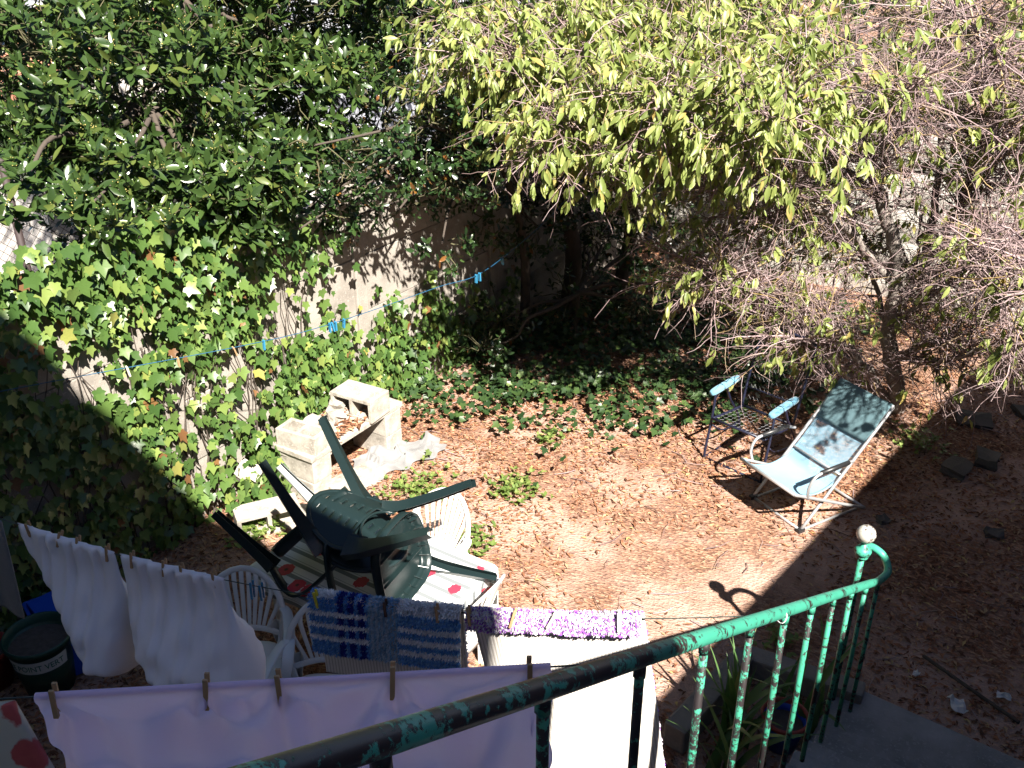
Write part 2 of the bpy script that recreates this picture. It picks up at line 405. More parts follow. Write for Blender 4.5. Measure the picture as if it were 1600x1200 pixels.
# ---------------------------------------------------------------- the setting: ground
def grid_mesh(name, x0, x1, y0, y1, nx, ny, zf, mat):
    X, Y = np.meshgrid(np.linspace(x0, x1, nx), np.linspace(y0, y1, ny)); Z = zf(X, Y)
    i = np.arange(ny - 1)[:, None] * nx + np.arange(nx - 1)[None]; i = i.ravel()
    return mesh(name, np.stack([X, Y, Z], -1).reshape(-1, 3), np.stack([i, i+1, i+nx+1, i+nx], -1), mat, True)
def ground_z(X, Y):
    f = np.clip(1 - (np.abs(X + 2) - 4) / 2, 0, 1)
    return f * (.012 * np.sin(X * 2.3 + 1) * np.cos(Y * 1.7) + .008 * np.sin(X * 5.1 + Y * 3.7))
link('ground', grid_mesh('ground', -45, 25, -12, 60, 281, 289, ground_z, M['soil']), kind='structure')
MB().box(-30, -7.2, -6, 30, -.3, .06).build('neighbour_terrace', M['paving'], kind='structure')

# ---------------------------------------------------------------- the house one stands at (behind the viewer) and the wing on the right: they cast the big shade
h = empty('house', (-3, -4, 0), 'rendered house behind the garden stair', 'house')
def at(parent): return Vector(parent.location)
def off(mb, parent):
    l = parent.location; mb.v = [(x - l[0], y - l[1], z - l[2]) for x, y, z in mb.v]; return mb
off(MB().box(-9, 2.15, -8, -.35, 0, 7.55), h).build('wall', M['render'], h)
off(MB().add([(-9.3,-8.3,7.56),(2.15,-8.3,7.56),(2.15,-.33,7.56),(-9.3,-.33,7.56),(-9.3,-8.3,7.7),(2.15,-8.3,7.7),(2.15,-.33,7.7),(-9.3,-.33,7.7),(-9.3,-4.2,9.2),(2.15,-4.2,9.2)],
   [(0,3,2,1),(0,1,5,4),(2,3,7,6),(4,5,9,8),(6,7,8,9),(1,2,6,9,5),(0,4,8,7,3)]), h).build('roof', M['tile'], h)
dr = off(MB().box(-.35, .55, -.352, -.32, 2.87, 4.9), h).build('door', M['painted_wood'], h)
for wx in (-7.2, -4.8, -2.6):
    for wz in (1.0, 3.7):
        f_ = off(MB().box(wx, wx + 1.0, -.352, -.315, wz, wz + 1.35), h).build('window', M['painted_wood'], h)
        off(MB().box(wx + .07, wx + .93, -.33, -.31, wz + .07, wz + 1.28), h).build('pane', M['glass'], f_)
h2 = empty('house_wing', (6, 4, 0), 'unseen annex right of the garden, set near and dark to deepen the shade', 'house')  # out of view; follows the shadow edge, set near and dark to deepen shade
foot = [(1.42, -.33), (3.52, 16), (9, 16), (9, -.33)]
off(MB().prism(foot, 0, 4.1), h2).build('wall', M['wing_stone'], h2)
off(MB().prism([(1.40, -.325), (3.50, 16.1), (9.1, 16.1), (9.1, -.325)], 4.101, 4.22), h2).build('roof', M['tile'], h2)

# ---------------------------------------------------------------- stair, landing
st = empty('staircase', (-.1, 2.2, 0), 'grey concrete stair descending beside the green railing', 'stairs')
for i in range(16):
    y0 = .18 + .262 * i; z1 = 2.87 - .172 * (i + 1)
    off(MB().box(-.68, .5, y0, y0 + .258, max(z1 - .36, -.1), z1), st).build('step', M['step'], st, bevel=.006)
off(MB().box(-.68, .5, -.34, .176, 2.5, 2.87), st).build('top_landing', M['step'], st)
off(MB().prism([(-.74, 3.8), (1.5, 3.8), (1.5, 4.62), (.3, 4.70), (-.72, 4.76)], -.1, .10), st).build('bottom_slab', M['step'], st, bevel=.012)

# ---------------------------------------------------------------- left wall of concrete panels between posts
gw = empty('concrete_panel_wall', (-5.4, 5, 0), 'weathered grey concrete panel wall behind the ivy on the left', 'wall')
ys = np.arange(-.3, 12.3, 2.06)
pm = MB().box(-.06, .06, -.07, .07, -.1, 2.16).mesh('post', M['wall'], bevel=.008)
for y in ys: link('post', pm, gw, (-.07, y - 5, 0))
for y in ys[:-1]:
    for k in range(4):
        L_ = 1.915; d_ = rng.uniform(-.006, .006)
        pl = MB().box(-.03, .03, -L_/2, L_/2, .003, .517).mesh('panel', M['wall'], bevel=.006)
        o = link('panel', pl, gw, (-.065 + d_, y - 5 + 1.03, k * .52 - .02)); o.rotation_euler = (rng.uniform(-.004, .004), rng.uniform(-.006, .006), 0)

# ---------------------------------------------------------------- back wall of rough stone blocks
bw = empty('stone_wall', (-2, 11.6, 0), 'rough pale stone block wall at the back behind bare twigs', 'wall')
off(MB().box(-5.3, 4.2, 11.62, 11.9, -.1, 2.02), bw).build('mortar_core', M['mortar'], bw)
def rough_block(sx, sy, sz, seed):
    bm = bmesh.new(); bmesh.ops.create_cube(bm, size=1)
    bmesh.ops.subdivide_edges(bm, edges=bm.edges[:], cuts=1, use_grid_fill=True)
    r = random.Random(seed)
    for v in bm.verts:
        v.co = Vector((v.co.x * sx, v.co.y * sy, v.co.z * sz))
        n = sum(abs(a) > .99 * b / 2 for a, b in zip(v.co, (sx, sy, sz)))
        v.co *= 1 - .012 * (n - 1); v.co += Vector((r.uniform(-1, 1) * .012, r.uniform(-1, 1) * .02, r.uniform(-1, 1) * .012))
    me = bpy.data.meshes.new('stone'); bm.to_mesh(me); bm.free(); me.materials.append(M['stone'])
    return me
stones = [rough_block(1, .22, 1, s) for s in range(8)]
z = -.05; row = 0
while z < 2.05:
    hgt = random.uniform(.36, .48); x = -5.25 + random.uniform(0, .2)
    while x < 1.6:
        wd = random.uniform(.6, 1.0)
        if not (z > 1.7 and random.random() < .4):
            o = link('stone', random.choice(stones), bw, (x + wd/2 + 2, 11.54 - 11.6 + random.uniform(-.025, .02), z + hgt/2)); o.scale = (wd - .012, 1, hgt - .012)
            o.rotation_euler = (0, random.uniform(-.03, .03), random.uniform(-.03, .03))
        x += wd
    z += hgt

# ---------------------------------------------------------------- neighbour's house, seen in gaps between the leaves
nh = empty('neighbour_house', (-15, 14, 0), "neighbour's white house with terracotta roof glimpsed through the laurel leaves", 'house')
off(MB().box(-20, -11.5, 11.5, 19, 0, 4.2), nh).build('wall', M['far_render'], nh)
off(MB().add([(-20.3,11.1,4.2),(-11.1,11.1,4.2),(-11.1,19.4,4.2),(-20.3,19.4,4.2),(-20.3,15.2,6.2),(-11.1,15.2,6.2)], [(0,3,2,1),(0,1,5,4),(2,3,4,5),(1,2,5),(0,4,3)]), nh).build('roof', M['tile'], nh)
for wx in (-18.5, -15.6, -13.2):
    f_ = off(MB().box(wx, wx + 1.0, 11.46, 11.5, 1.1, 2.4), nh).build('window', M['white_plastic'], nh)
    off(MB().box(wx + .08, wx + .92, 11.44, 11.458, 1.18, 2.32), nh).build('pane', M['glass'], f_)
sh = empty('garden_shed', (-12, 7.4, 0), "neighbour's low shed with terracotta roof behind the laurel", 'shed')
off(MB().box(-13, -10.6, 6.2, 8.4, .05, 2.3), sh).build('wall', M['paving'], sh)
off(MB().add([(-13.2,6.0,2.3),(-10.4,6.0,2.3),(-10.4,8.6,2.9),(-13.2,8.6,2.9),(-13.2,6.0,2.4),(-10.4,6.0,2.4),(-10.4,8.6,3.0),(-13.2,8.6,3.0)], [(0,3,2,1),(4,5,6,7),(0,1,5,4),(1,2,6,5),(2,3,7,6),(3,0,4,7)]), sh).build('roof', M['tile'], sh)

# ---------------------------------------------------------------- chain-link fence beyond the left wall
cf = empty('chain_link_fence', (-6.6, 3.4, 0), 'rusty chain link fence with dark posts beyond the ivy wall', 'fence')
for y in (1.6, 3.62, 5.64):
    off(MB().tube([(-6.6, y, 0), (-6.6, y, 2.75)], .028, 8), cf).build('post', M['fence_steel'], cf, True)
tb = Tubes(); p = .075
for dsg in (1, -1):
    for c in np.arange(-.2, 4.2 + 2.7, p):
        pts = [(t, c - t) if dsg > 0 else (t, t + c - 2.7) for t in (0, 2.65)]
        (z0, y0), (z1, y1) = pts
        # clip to the fence length
        def cl(y0, z0, y1, z1):
            lo, hi = 0, 4.1
            if y0 == y1: return None
            ta, tb_ = sorted(((lo - y0) / (y1 - y0), (hi - y0) / (y1 - y0))); ta = max(0, ta); tb_ = min(1, tb_)
            return None if ta >= tb_ else ((y0 + (y1-y0)*ta, z0 + (z1-z0)*ta), (y0 + (y1-y0)*tb_, z0 + (z1-z0)*tb_))
        q = cl(y0, z0, y1, z1)
        if q: tb.add([(-.0 + .003 * dsg, q[0][0] + 1.58 - 3.4, q[0][1] + .05), (.003 * dsg, q[1][0] + 1.58 - 3.4, q[1][1] + .05)], .002, 3)
link('wire_mesh', tb.mesh('wire_mesh', M['fence_steel']), cf)
off(MB().tube([(-6.6, 1.6, 2.72), (-6.6, 5.64, 2.72)], .012, 6), cf).build('top_rail', M['fence_steel'], cf)

# ---------------------------------------------------------------- fallen leaves over the ground
def noise2(x, y, s=1.0, seed=0):
    return (np.sin(x*1.7*s + 1.3 + seed) * np.cos(y*2.1*s - .7 + seed*2) + .6*np.sin(x*3.9*s - y*2.7*s + seed) + .4*np.sin(x*7.3*s + y*6.1*s + 2*seed)) / 2
n = 125000
X = rng.uniform(-5.35, 2.4, n); Y = rng.uniform(1.6, 11.5, n)
bare = (np.exp(-(((X + 2.0) / 1.5) ** 2 + ((Y - 5.1) / 1.15) ** 2)) * .95 + .35 * np.clip(noise2(X, Y, .8) * 2.2 - .1, 0, 1) + .3 * np.clip(noise2(X, Y, 2.3, 4) * 2, 0, 1))
far_thin = np.where(Y > 9, .3, 0)
keep = (rng.random(n) > bare + far_thin) & ~((X > -.8) & (Y < 4.8)) 
X, Y = X[keep], Y[keep]; n = len(X)
tv, tf = leaf_template(1, .34, .25, .12, ((0, .1), (.45, 1.), (1, 0)))
az = rng.uniform(0, 2*np.pi, n); ti = rng.normal(0, .16, n)
d = np.stack([np.cos(az), np.sin(az), ti], 1); nn = np.stack([rng.normal(0, .3, n), rng.normal(0, .3, n), np.ones(n)], 1)
sc = rng.uniform(.02, .062, n) * np.where(rng.random(n) < .08, 1.4, 1)
P = np.stack([X, Y, ground_z(X, Y) + rng.uniform(.004, .016, n)], 1)
V, F = scatter(tv, tf, P, orient(d, nn), sc)
link('fallen_leaves', mesh('fallen_leaves', V, F, M['litter']), kind='stuff')
tag(bpy.data.objects['fallen_leaves'], 'dry brown fallen leaves covering the garden floor', 'leaves')
# small fallen twigs, joined
tb = Tubes()
for i in range(500):
    x, y = rng.uniform(-5, 1), rng.uniform(4.2, 11); a = rng.uniform(0, 6.3); l = rng.uniform(.05, .28)
    tb.add([(x, y, .012), (x + math.cos(a)*l*.5 + .01, y + math.sin(a)*l*.5, .022), (x + math.cos(a+.2)*l, y + math.sin(a+.2)*l, .012)], rng.uniform(.0015, .004), 3)
o = link('fallen_twigs', tb.mesh('fallen_twigs', M['twig']), kind='stuff'); tag(o, 'thin fallen twigs lying among the leaves', 'twigs')

# ---------------------------------------------------------------- ivy on the left wall
iv = empty('wall_ivy', (-5.3, 3.2, 0), 'bright green lobed ivy climbing over the left concrete wall', 'ivy')
n = 17000
Y = rng.uniform(.2, 8.3, n); Z = rng.uniform(0.02, 2.5, n)
patches = [(3.08, 1.6, .30, .2), (3.79, 1.12, .2, .3), (4.32, 1.2, .2, .22), (3.92, .62, .2, .28), (4.15, .3, .34, .42), (4.45, .95, .2, .24), (4.85, 1.5, .2, .4), (2.75, .98, .12, .1), (3.3, .75, .1, .12), (4.6, .5, .25, .2), (2.2, .5, .15, .2)]
hole = np.zeros(n)
for py, pz, ry, rz in patches: hole = np.maximum(hole, np.exp(-(((Y-py)/ry)**2 + ((Z-pz)/rz)**2) * 1.2))
left = 1 / (1 + np.exp((Y - 5.15 + .25 * np.sin(Z * 6)) * 9))
low = 1 / (1 + np.exp((Z - (1.12 - .16 * (Y - 5)) + .15 * np.sin(Y * 9)) * 12))
cover = np.maximum(left, low * .95) * np.clip(1 - 1.25 * hole, 0, 1)
cover *= np.where(Y > 7.2, .5, 1)
clump = .62 + .5 * noise2(Y, Z, 2.2, 3)
keep = rng.random(n) < np.clip(cover * clump, 0, 1)
Y, Z = Y[keep], Z[keep]; n = len(Y)
thick = rng.beta(1.2, 2.2, n) * (.12 + .10 * np.clip(Z - 1.2, 0, 1))
P = np.stack([-5.385 + thick, Y, Z], 1)
# a mound over the wall's top
m = 1300
ym = rng.uniform(.4, 5.0, m); am = rng.uniform(-.5, math.pi * .8, m); rm = rng.uniform(.08, .18, m)
P2 = np.stack([-5.45 + rm * np.cos(am), ym, 2.12 + .75 * rm * np.sin(am) + .08 * np.sin(ym * 3)], 1)
m3 = 260
P3 = np.stack([rng.uniform(-5.32, -5.0, m3), rng.uniform(3.9, 4.75, m3), rng.uniform(.2, .75, m3)], 1); P3[:, 2] *= np.clip((-4.95 - P3[:, 0]) * 3.2, .2, 1)
P = np.concatenate([P, P3, P2]); n = len(P)
nrm = np.stack([np.ones(n), rng.normal(0, .42, n), .45 + rng.normal(0, .35, n)], 1); nrm[-m:, 2] += .9
dr_ = np.stack([.35 + rng.normal(0, .2, n), rng.normal(0, .45, n), -1 + rng.normal(0, .25, n)], 1)
sc = .035 + .085 * rng.beta(1.6, 1.6, n)
tvi, tfi = ivy_template()
plant_leaves(iv, tvi, tfi, P, orient(dr_, nrm), sc, M['ivy'], iv.location)
tb = Tubes()
for i in range(90):
    y = rng.uniform(.4, 5.2); pts = [(-.075, y - 3.2, 0)]; zz = 0
    while zz < rng.uniform(1.2, 2.2):
        zz += .16; y += rng.normal(0, .05); pts.append((-.078 + rng.uniform(0, .015), y - 3.2, zz))
    tb.add(pts, np.linspace(.008, .003, len(pts)), 4)
link('stems', tb.mesh('stems', M['darkbark']), iv)

# ---------------------------------------------------------------- ivy over the floor at the back
n = 15000
X = rng.uniform(-5.3, -1.9, n); Y = rng.uniform(5.4, 10.8, n)
edge = 6.55 + .42 * (X + 4.2) + .35 * noise2(X, Y, 1.3, 1) + np.where(X > -2.9, .3, 0)
dens = 1 / (1 + np.exp(-(Y - edge) * 5)); dens = np.where(X > -2.4, dens * .35, dens)
keep = rng.random(n) < dens * np.clip(.55 + .7 * noise2(X, Y, 2.6, 5), .1, 1)
X, Y = X[keep], Y[keep]; n = len(X)
P = np.stack([X, Y, rng.uniform(.03, .16, n) + .08 * np.clip(noise2(X, Y, 2, 2), 0, 1)], 1)
az = rng.uniform(0, 6.3, n)
V, F = scatter(tvi, tfi, P, orient(np.stack([np.cos(az), np.sin(az), -.25 + 0*az], 1), np.stack([rng.normal(.15, .4, n), rng.normal(-.3, .4, n), np.ones(n)], 1)), rng.uniform(.035, .085, n))
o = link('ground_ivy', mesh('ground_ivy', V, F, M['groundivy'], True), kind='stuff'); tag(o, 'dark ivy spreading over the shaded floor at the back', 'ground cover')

# ---------------------------------------------------------------- leafy trees from rosettes of leaves on branchlets
def blob_tips(blobs, per):
    out = []; cen = []
    for x, y, z, r in blobs:
        k = int(per * r ** 2)
        d = rng.normal(size=(k, 3)); d /= np.linalg.norm(d, axis=1, keepdims=True)
        rr = r * (1 - .5 * rng.random(k) ** 1.6) * (1 + .18 * np.sin(d[:, 0]*5 + x) * np.cos(d[:, 2]*4 + y))
        p = np.array([x, y, z]) + d * rr[:, None] * np.array([1, 1, .85])
        cl_ = np.sin(p[:, 0]*7.1 + 1) + np.sin(p[:, 1]*6.3 + 2 + p[:, 0]*2) + np.sin(p[:, 2]*7.7 + p[:, 1]*1.5); kk = cl_ + rng.normal(0, .5, len(p)) > -.45; p = p[kk]
        out.append(p); cen.append(np.broadcast_to(np.array([x, y, z]), p.shape))
    return np.concatenate(out), np.concatenate(cen)

def rosettes(tips, axes, nl, spread, rng_sc, jitter=.25, back=.10):
    """leaves in whorls around each tip's axis"""
    k = len(tips); N = k * nl
    A = axes / np.linalg.norm(axes, axis=1, keepdims=True)
    ref = np.where(np.abs(A[:, 2:3]) < .9, np.array([[0, 0, 1.]]), np.array([[1., 0, 0]]))
    U = np.cross(A, ref); U /= np.linalg.norm(U, axis=1, keepdims=True); W = np.cross(A, U)
    ang = (np.arange(nl) * 2.4)[None] + rng.uniform(0, 6.3, (k, 1)) + rng.normal(0, .3, (k, nl))
    rad = np.cos(ang)[..., None] * U[:, None] + np.sin(ang)[..., None] * W[:, None]
    op = spread * (.55 + .75 * np.linspace(0, 1, nl))[None] + rng.normal(0, jitter, (k, nl))
    D = A[:, None] * np.cos(op)[..., None] + rad * np.sin(op)[..., None]
    Nn = A[:, None] * np.sin(op)[..., None] - rad * np.cos(op)[..., None]
    Pp = tips[:, None] - A[:, None] * (back * np.linspace(0, 1, nl))[None, :, None]
    return Pp.reshape(-1, 3), D.reshape(-1, 3), -(-Nn).reshape(-1, 3), rng.uniform(*rng_sc, N)

def limb(p0, p1, r0, r1, nseg=7, wob=.06, lift=0):
    p0, p1 = np.array(p0, float), np.array(p1, float); t = np.linspace(0, 1, nseg)[:, None]
    L_ = np.linalg.norm(p1 - p0); p = p0 + (p1 - p0) * t
    p[1:-1] += rng.normal(0, wob * L_ / 3, (nseg - 2, 3)); p[:, 2] += lift * L_ * np.sin(np.pi * t[:, 0])
    return p, np.linspace(r0, r1, nseg)

def bushy_tree(name, label, trunks, blobs, per, tmpl, mat, sc, nl, spread, bark, nleaf=300, up=.7, buds=None, keep_fn=None):
    base = trunks[0][0][0]; root = empty(name, base, label, 'tree'); B = np.array(base)
    for path, r in trunks:
        pts = np.array(smooth_path(path, 5)) - B
        tb = Tubes(); tb.add(pts, np.linspace(r, r * .55, len(pts)), 10); link('trunk', tb.mesh('trunk', bark), root)
    tips, cen = blob_tips(blobs, per)
    if keep_fn is not None: k = keep_fn(tips); tips, cen = tips[k], cen[k]
    tb2 = Tubes()
    for (x, y, z, r) in blobs:
        tr = min((np.array(path[-1]) for path, _ in trunks), key=lambda q: np.linalg.norm(q - np.array([x, y, z])))
        p, rr = limb(tr - B, np.array([x, y, z]) - B, .028, .008, 5, .10, .04); p = np.array(smooth_path([tuple(q) for q in p], 5)); tb = Tubes(); tb.add(p, np.linspace(.028, .007, len(p)), 7); link('branch', tb.mesh('branch', bark), root)
    for i in rng.choice(len(tips), min(len(tips), 900), replace=False):
        a = cen[i] + (tips[i] - cen[i]) * rng.uniform(.1, .4); p, rr = limb(a - B, tips[i] - B, .008, .003, 5, .2); tb2.add(p, rr, 3)
    link('twigs', tb2.mesh('twigs', M['greentwig']), root, kind='stuff')
    ax = (tips - cen); ax /= np.linalg.norm(ax, axis=1, keepdims=True); ax = ax * .9 + np.array([.15, -.2, up]) + rng.normal(0, .3, ax.shape)
    P, D, Nn, s = rosettes(tips, ax, nl, spread, sc)
    plant_leaves(root, tmpl[0], tmpl[1], P, orient(D, Nn), s, mat, base, nleaf)
    if buds:
        k = rng.random(len(tips)) < buds; tp = tips[k]; bv = []; ico = bmesh.new(); bmesh.ops.create_icosphere(ico, subdivisions=1, radius=1)
        iv_ = np.array([v.co for v in ico.verts]); if_ = np.array([[v.index for v in f.verts] for f in ico.faces]); ico.free()
        q = np.repeat(tp, 6, 0) + rng.normal(0, .014, (len(tp) * 6, 3)); mm = np.broadcast_to(np.eye(3), (len(q), 3, 3))
        V, F = scatter(iv_, if_, q - B, mm, rng.uniform(.003, .006, len(q))); link('buds', mesh('buds', V, F, M['bud'], True), root, kind='stuff')
    return root

lt = leaf_template(1, .34, .12, .12)
laurel_blobs = [(-6.79,4.27,3.24,1), (-6.27,4.78,3.08,1), (-6.05,4.13,2.68,.55), (-6.30,5.95,3.27,1.1), (-5.83,4.92,2.63,.6), (-7.71,4.97,4.27,1.3), (-7.12,6.03,4.26,1.4), (-5.97,7.10,3.91,1.1), (-7.69,3.68,3.24,1), (-6.27,3.65,2.57,.3), (-5.91,5.94,2.84,.7), (-5.35,4.35,2.55,.42), (-5.3,4.8,2.6,.45), (-5.55,3.9,2.75,.35), (-7.3,7.3,3.4,1.2), (-8.4,6.3,3.2,1.2), (-5.4,3.4,2.6,.28), (-5.55,3.0,2.75,.32), (-5.3,4.1,2.45,.34), (-5.3,4.6,2.35,.36)]
bushy_tree('laurel_tree', 'dark glossy laurel tree with yellowish buds above the ivy wall', [([(-6.35, 4.3, 0), (-6.3, 4.35, 1.0), (-6.42, 4.5, 1.9), (-6.5, 4.7, 2.9)], .085), ([(-6.6, 4.9, 0), (-6.7, 5.0, 1.2), (-6.7, 5.5, 2.6), (-6.9, 5.6, 3.6)], .07)],
    laurel_blobs, 400, lt, M['laurel'], (.08, .15), 8, .95, M['darkbark'], buds=.5)
et = leaf_template(1, .46, .10, .10)
dark_blobs = [(-5.95,5.82,2.27,.55), (-5.74,6.69,2.57,.8), (-4.85,6.63,2.42,.6), (-6.39,7.15,3.13,.9), (-5.68,7.61,3.13,.9), (-5.16,7.90,2.61,.9), (-4.49,5.85,1.86,.28), (-4.98,5.90,2.02,.3), (-4.69,9.00,2.16,1.1), (-5.01,8.66,1.51,.5), (-4.37,9.24,1.12,.6), (-5.66,5.40,1.93,.3), (-5.05,5.35,2.35,.38), (-4.7,6.0,2.75,.5), (-4.4,6.5,2.9,.5), (-5.2,5.6,2.02,.3), (-5.15,6.2,1.95,.3), (-5.1,6.9,1.9,.3), (-4.2,8.2,2.6,.8), (-3.6,8.9,2.4,.8), (-5.15,4.95,2.1,.3), (-5.2,7.6,1.5,.45), (-5.1,8.3,1.2,.5), (-4.9,9.4,1.4,.6), (-4.6,10.1,1.6,.8), (-3.8,10.7,1.5,.7), (-3.1,10.9,1.2,.6), (-4.0,10.2,2.6,.9), (-3.4,7.9,2.75,.5), (-3.9,7.6,2.95,.6), (-3.2,8.6,3.1,.6), (-4.75,5.5,2.65,.4), (-4.55,6.1,2.35,.34), (-5.2,5.25,2.15,.3), (-5.2,6.5,2.2,.36), (-5.15,7.2,1.9,.36), (-4.95,5.0,2.75,.36)]  # includes hidden canopy blobs added to cast more shade at the back
bushy_tree('evergreen_tree', 'dark small leaved evergreen tree overhanging the bare part of the concrete wall', [([(-5.1, 9.0, 0), (-5.0, 8.9, .8), (-5.1, 8.7, 1.6), (-5.2, 8.3, 2.5)], .11), ([(-4.75, 9.5, 0), (-4.6, 9.5, 1.0), (-4.65, 9.3, 1.9)], .09), ([(-5.2, 8.2, 0), (-5.15, 8.1, 1.1), (-5.3, 7.8, 2.2)], .06)],
    dark_blobs, 320, et, M['evergreen'], (.045, .085), 7, 1.1, M['darkbark'], up=.5)
far_blobs = [(-7.54,13.25,3.33,1.8), (-6.29,15.09,2.81,1.8), (-8.45,11.35,3.41,1.6), (-9.5,13,3.2,1.7), (-7.5,11.6,1.8,1.2)]
far_blobs2 = [(-4.67,16.26,2.99,1.8), (-2.90,17.20,2.63,2), (-4.46,14.49,2.09,1), (-3.5,15.2,1.4,1.2)]
far_blobs3 = [(-1.46,16.71,2.50,2), (-1.90,14.92,2.25,.9), (.5,15.5,2.4,1.6), (-.6,14.4,1.2,1.0)]
for i, (bl, tk, lb) in enumerate(((far_blobs, (-7.5, 13, 0), 'dark leafy tree in the back corner beyond the walls'), (far_blobs2, (-4.2, 15.8, 0), 'shady tree behind the stone wall, left of the dark trunks'), (far_blobs3, (-1.2, 15.8, 0), 'shady tree behind the stone wall at the upper right corner'))):
    x, y, _ = tk
    bushy_tree('background_tree', lb, [([(x, y, 0), (x + .1, y, 1.2), (x - .05, y + .1, 2.4)], .13), ([(x + .9, y - 1.4, 0), (x + .95, y - 1.4, 1.5), (x + .8, y - 1.3, 2.8)], .10)], bl, 95, et, M['far'], (.09, .17), 7, 1.1, M['darkbark'], nleaf=60)
for o in list(COL.objects):
    if o.name.startswith('background_tree'): o['group'] = 'trees beyond the garden walls'
hd = bushy_tree('hedge_shrub', 'dark hedge shrub behind the concrete wall, glimpsed below the laurel', [([(-7.2, 6.2, 0), (-7.2, 6.2, .6), (-7.15, 6.25, 1.2)], .05)], [(-6.6,5.6,1.9,.7), (-6.7,6.6,1.8,.8), (-6.6,7.6,1.9,.8), (-6.5,8.6,1.9,.8), (-7.4,5.0,1.5,.8), (-6.6,9.6,2.0,.9), (-8.2,5.6,1.9,.9), (-8.0,8.3,2.4,1.1), (-7.6,4.0,1.0,.6), (-8.3,7.2,2.8,1.0), (-7.5,8.5,3.0,1.1), (-7.6,6.6,2.6,.8), (-9.2,8.5,3.2,1.2), (-8.8,6.2,3.2,1.0), (-8.6,4.9,2.6,.8)], 240, et, M['evergreen'], (.06, .1), 7, 1.1, M['darkbark'], nleaf=40)
# low shrubs under the trees
bushy_tree('low_shrub', 'dark low leafy shrub under the evergreen trunks', [([(-4.6, 8.3, 0), (-4.6, 8.3, .3), (-4.55, 8.25, .6)], .03)], [(-4.7,8.3,.5,.5), (-4.1,8.7,.45,.45), (-5.1,7.6,.4,.45), (-3.5,9.3,.45,.5), (-4.9,7.0,.35,.35), (-5.1,10.3,1.0,.6), (-5.1,9.6,.7,.5), (-4.3,10.6,.8,.6)], 230, et, M['evergreen'], (.05, .09), 7, 1.1, M['darkbark'], nleaf=80)

# ---------------------------------------------------------------- yellow-green tree with bare twigs
ct = empty('yellow_green_tree', (-1.32, 8.65, 0), 'spreading tree with drooping yellow green leaves and tangled bare twigs', 'tree')
CB = np.array([-1.32, 8.65, 0])
limbs = {
 'a': ([(-1.40,8.58,.12), (-1.61,8.16,.59), (-1.84,7.98,.98), (-2.20,7.66,1.28), (-2.54,7.29,1.47), (-2.74,7.08,1.56)], .05, .16, .35),
 'b': ([(-1.32,8.65,-.05), (-1.33,8.53,.25), (-1.50,8.61,.77), (-1.56,8.66,1.36), (-1.76,8.62,1.92), (-2.07,8.45,2.42), (-2.63,7.87,2.78), (-3.21,7.22,3.15), (-3.78,6.69,3.25), (-4.25,6.33,3.22)], .085, .72, .5),
 'c': ([(-1.50,8.61,.77), (-1.41,8.82,1.22), (-1.20,8.98,1.92), (-1.06,9.02,2.70), (-.88,9.12,3.11)], .04, .10, .1),
 'd': ([(-1.76,8.62,1.92), (-2.54,8.48,2.52), (-3.07,8.19,3.05), (-3.73,7.65,3.32), (-4.36,7.15,3.38), (-4.81,6.79,3.28)], .045, .95, .2),
 'e': ([(-1.43,8.58,.54), (-1.00,8.39,.97), (-.71,8.38,1.51), (-.39,8.36,1.80)], .035, .12, .1),
 'f': ([(-1.53,8.65,1.19), (-1.99,7.91,1.95), (-2.44,7.24,2.32), (-2.91,6.67,2.62), (-3.22,6.32,2.75), (-3.59,5.93,2.82)], .04, .26, .2),
 'g': ([(-1.76,8.62,1.92), (-2.26,8.94,2.75), (-2.87,8.88,3.51), (-3.56,8.48,3.81), (-4.43,7.78,3.82)], .04, .95, .15),
 'h': ([(-1.37,8.87,1.27), (-1.47,9.26,2.22), (-1.78,9.53,2.98), (-2.02,9.68,3.49), (-2.41,9.82,3.89)], .04, .3, .3),
 'i': ([(-1.61,8.16,.59), (-1.87,7.65,.92), (-2.06,7.34,1.05)], .02, .15, .1),
 'j': ([(-1.50,8.61,.77), (-1.05,8.15,1.5), (-.75,7.5,2.0), (-.45,6.9,2.25), (-.25,6.3,2.3)], .03, .16, .1),
 'l': ([(-1.99,7.91,1.90), (-2.8,7.75,2.45), (-3.5,7.4,2.7), (-4.1,7.0,2.8)], .022, .3, .1),
 'm': ([(-1.2,8.98,1.92), (-1.0,8.7,2.7), (-1.1,8.3,3.3), (-1.4,8.0,3.6)], .022, .1, .1),
 'n': ([(-1.76,8.62,1.92), (-1.75,8.2,2.5), (-1.6,7.8,2.9), (-1.5,7.3,3.1)], .022, .1, .1),
 'o': ([(-1.43,8.58,.54), (-.9,8.0,.9), (-.5,7.75,1.3), (-.2,7.6,1.5)], .02, .1, .1),
 'p': ([(-1.5,8.61,.77), (-1.9,8.9,1.3), (-2.3,9.2,1.6), (-2.7,9.4,1.75)], .025, .1, .1),
 'q': ([(-1.41,8.82,1.22), (-.9,9.3,1.6), (-.45,9.6,1.8), (0,9.8,1.9)], .025, .1, .1),
 'r': ([(-1.56,8.66,1.36), (-1.95,8.5,1.55), (-2.3,8.2,1.75), (-2.6,8.0,1.85)], .022, .1, .1),
 's': ([(-2.07,8.45,2.42), (-2.2,7.4,2.85), (-2.15,6.7,3.02), (-2.05,6.1,3.08)], .03, .7, .3),
 't': ([(-2.63,7.87,2.78), (-2.85,7.0,3.0), (-2.85,6.4,3.08), (-2.75,5.9,3.1)], .028, .7, .2),
 'k': ([(-1.2,8.98,1.92), (-.9,8.6,2.5), (-.5,8.2,2.9), (-.1,7.9,3.1)], .025, .16, .1),
}
twT = Tubes(); sbT = Tubes(); LP = []; LD = []; LN = []; LS = []
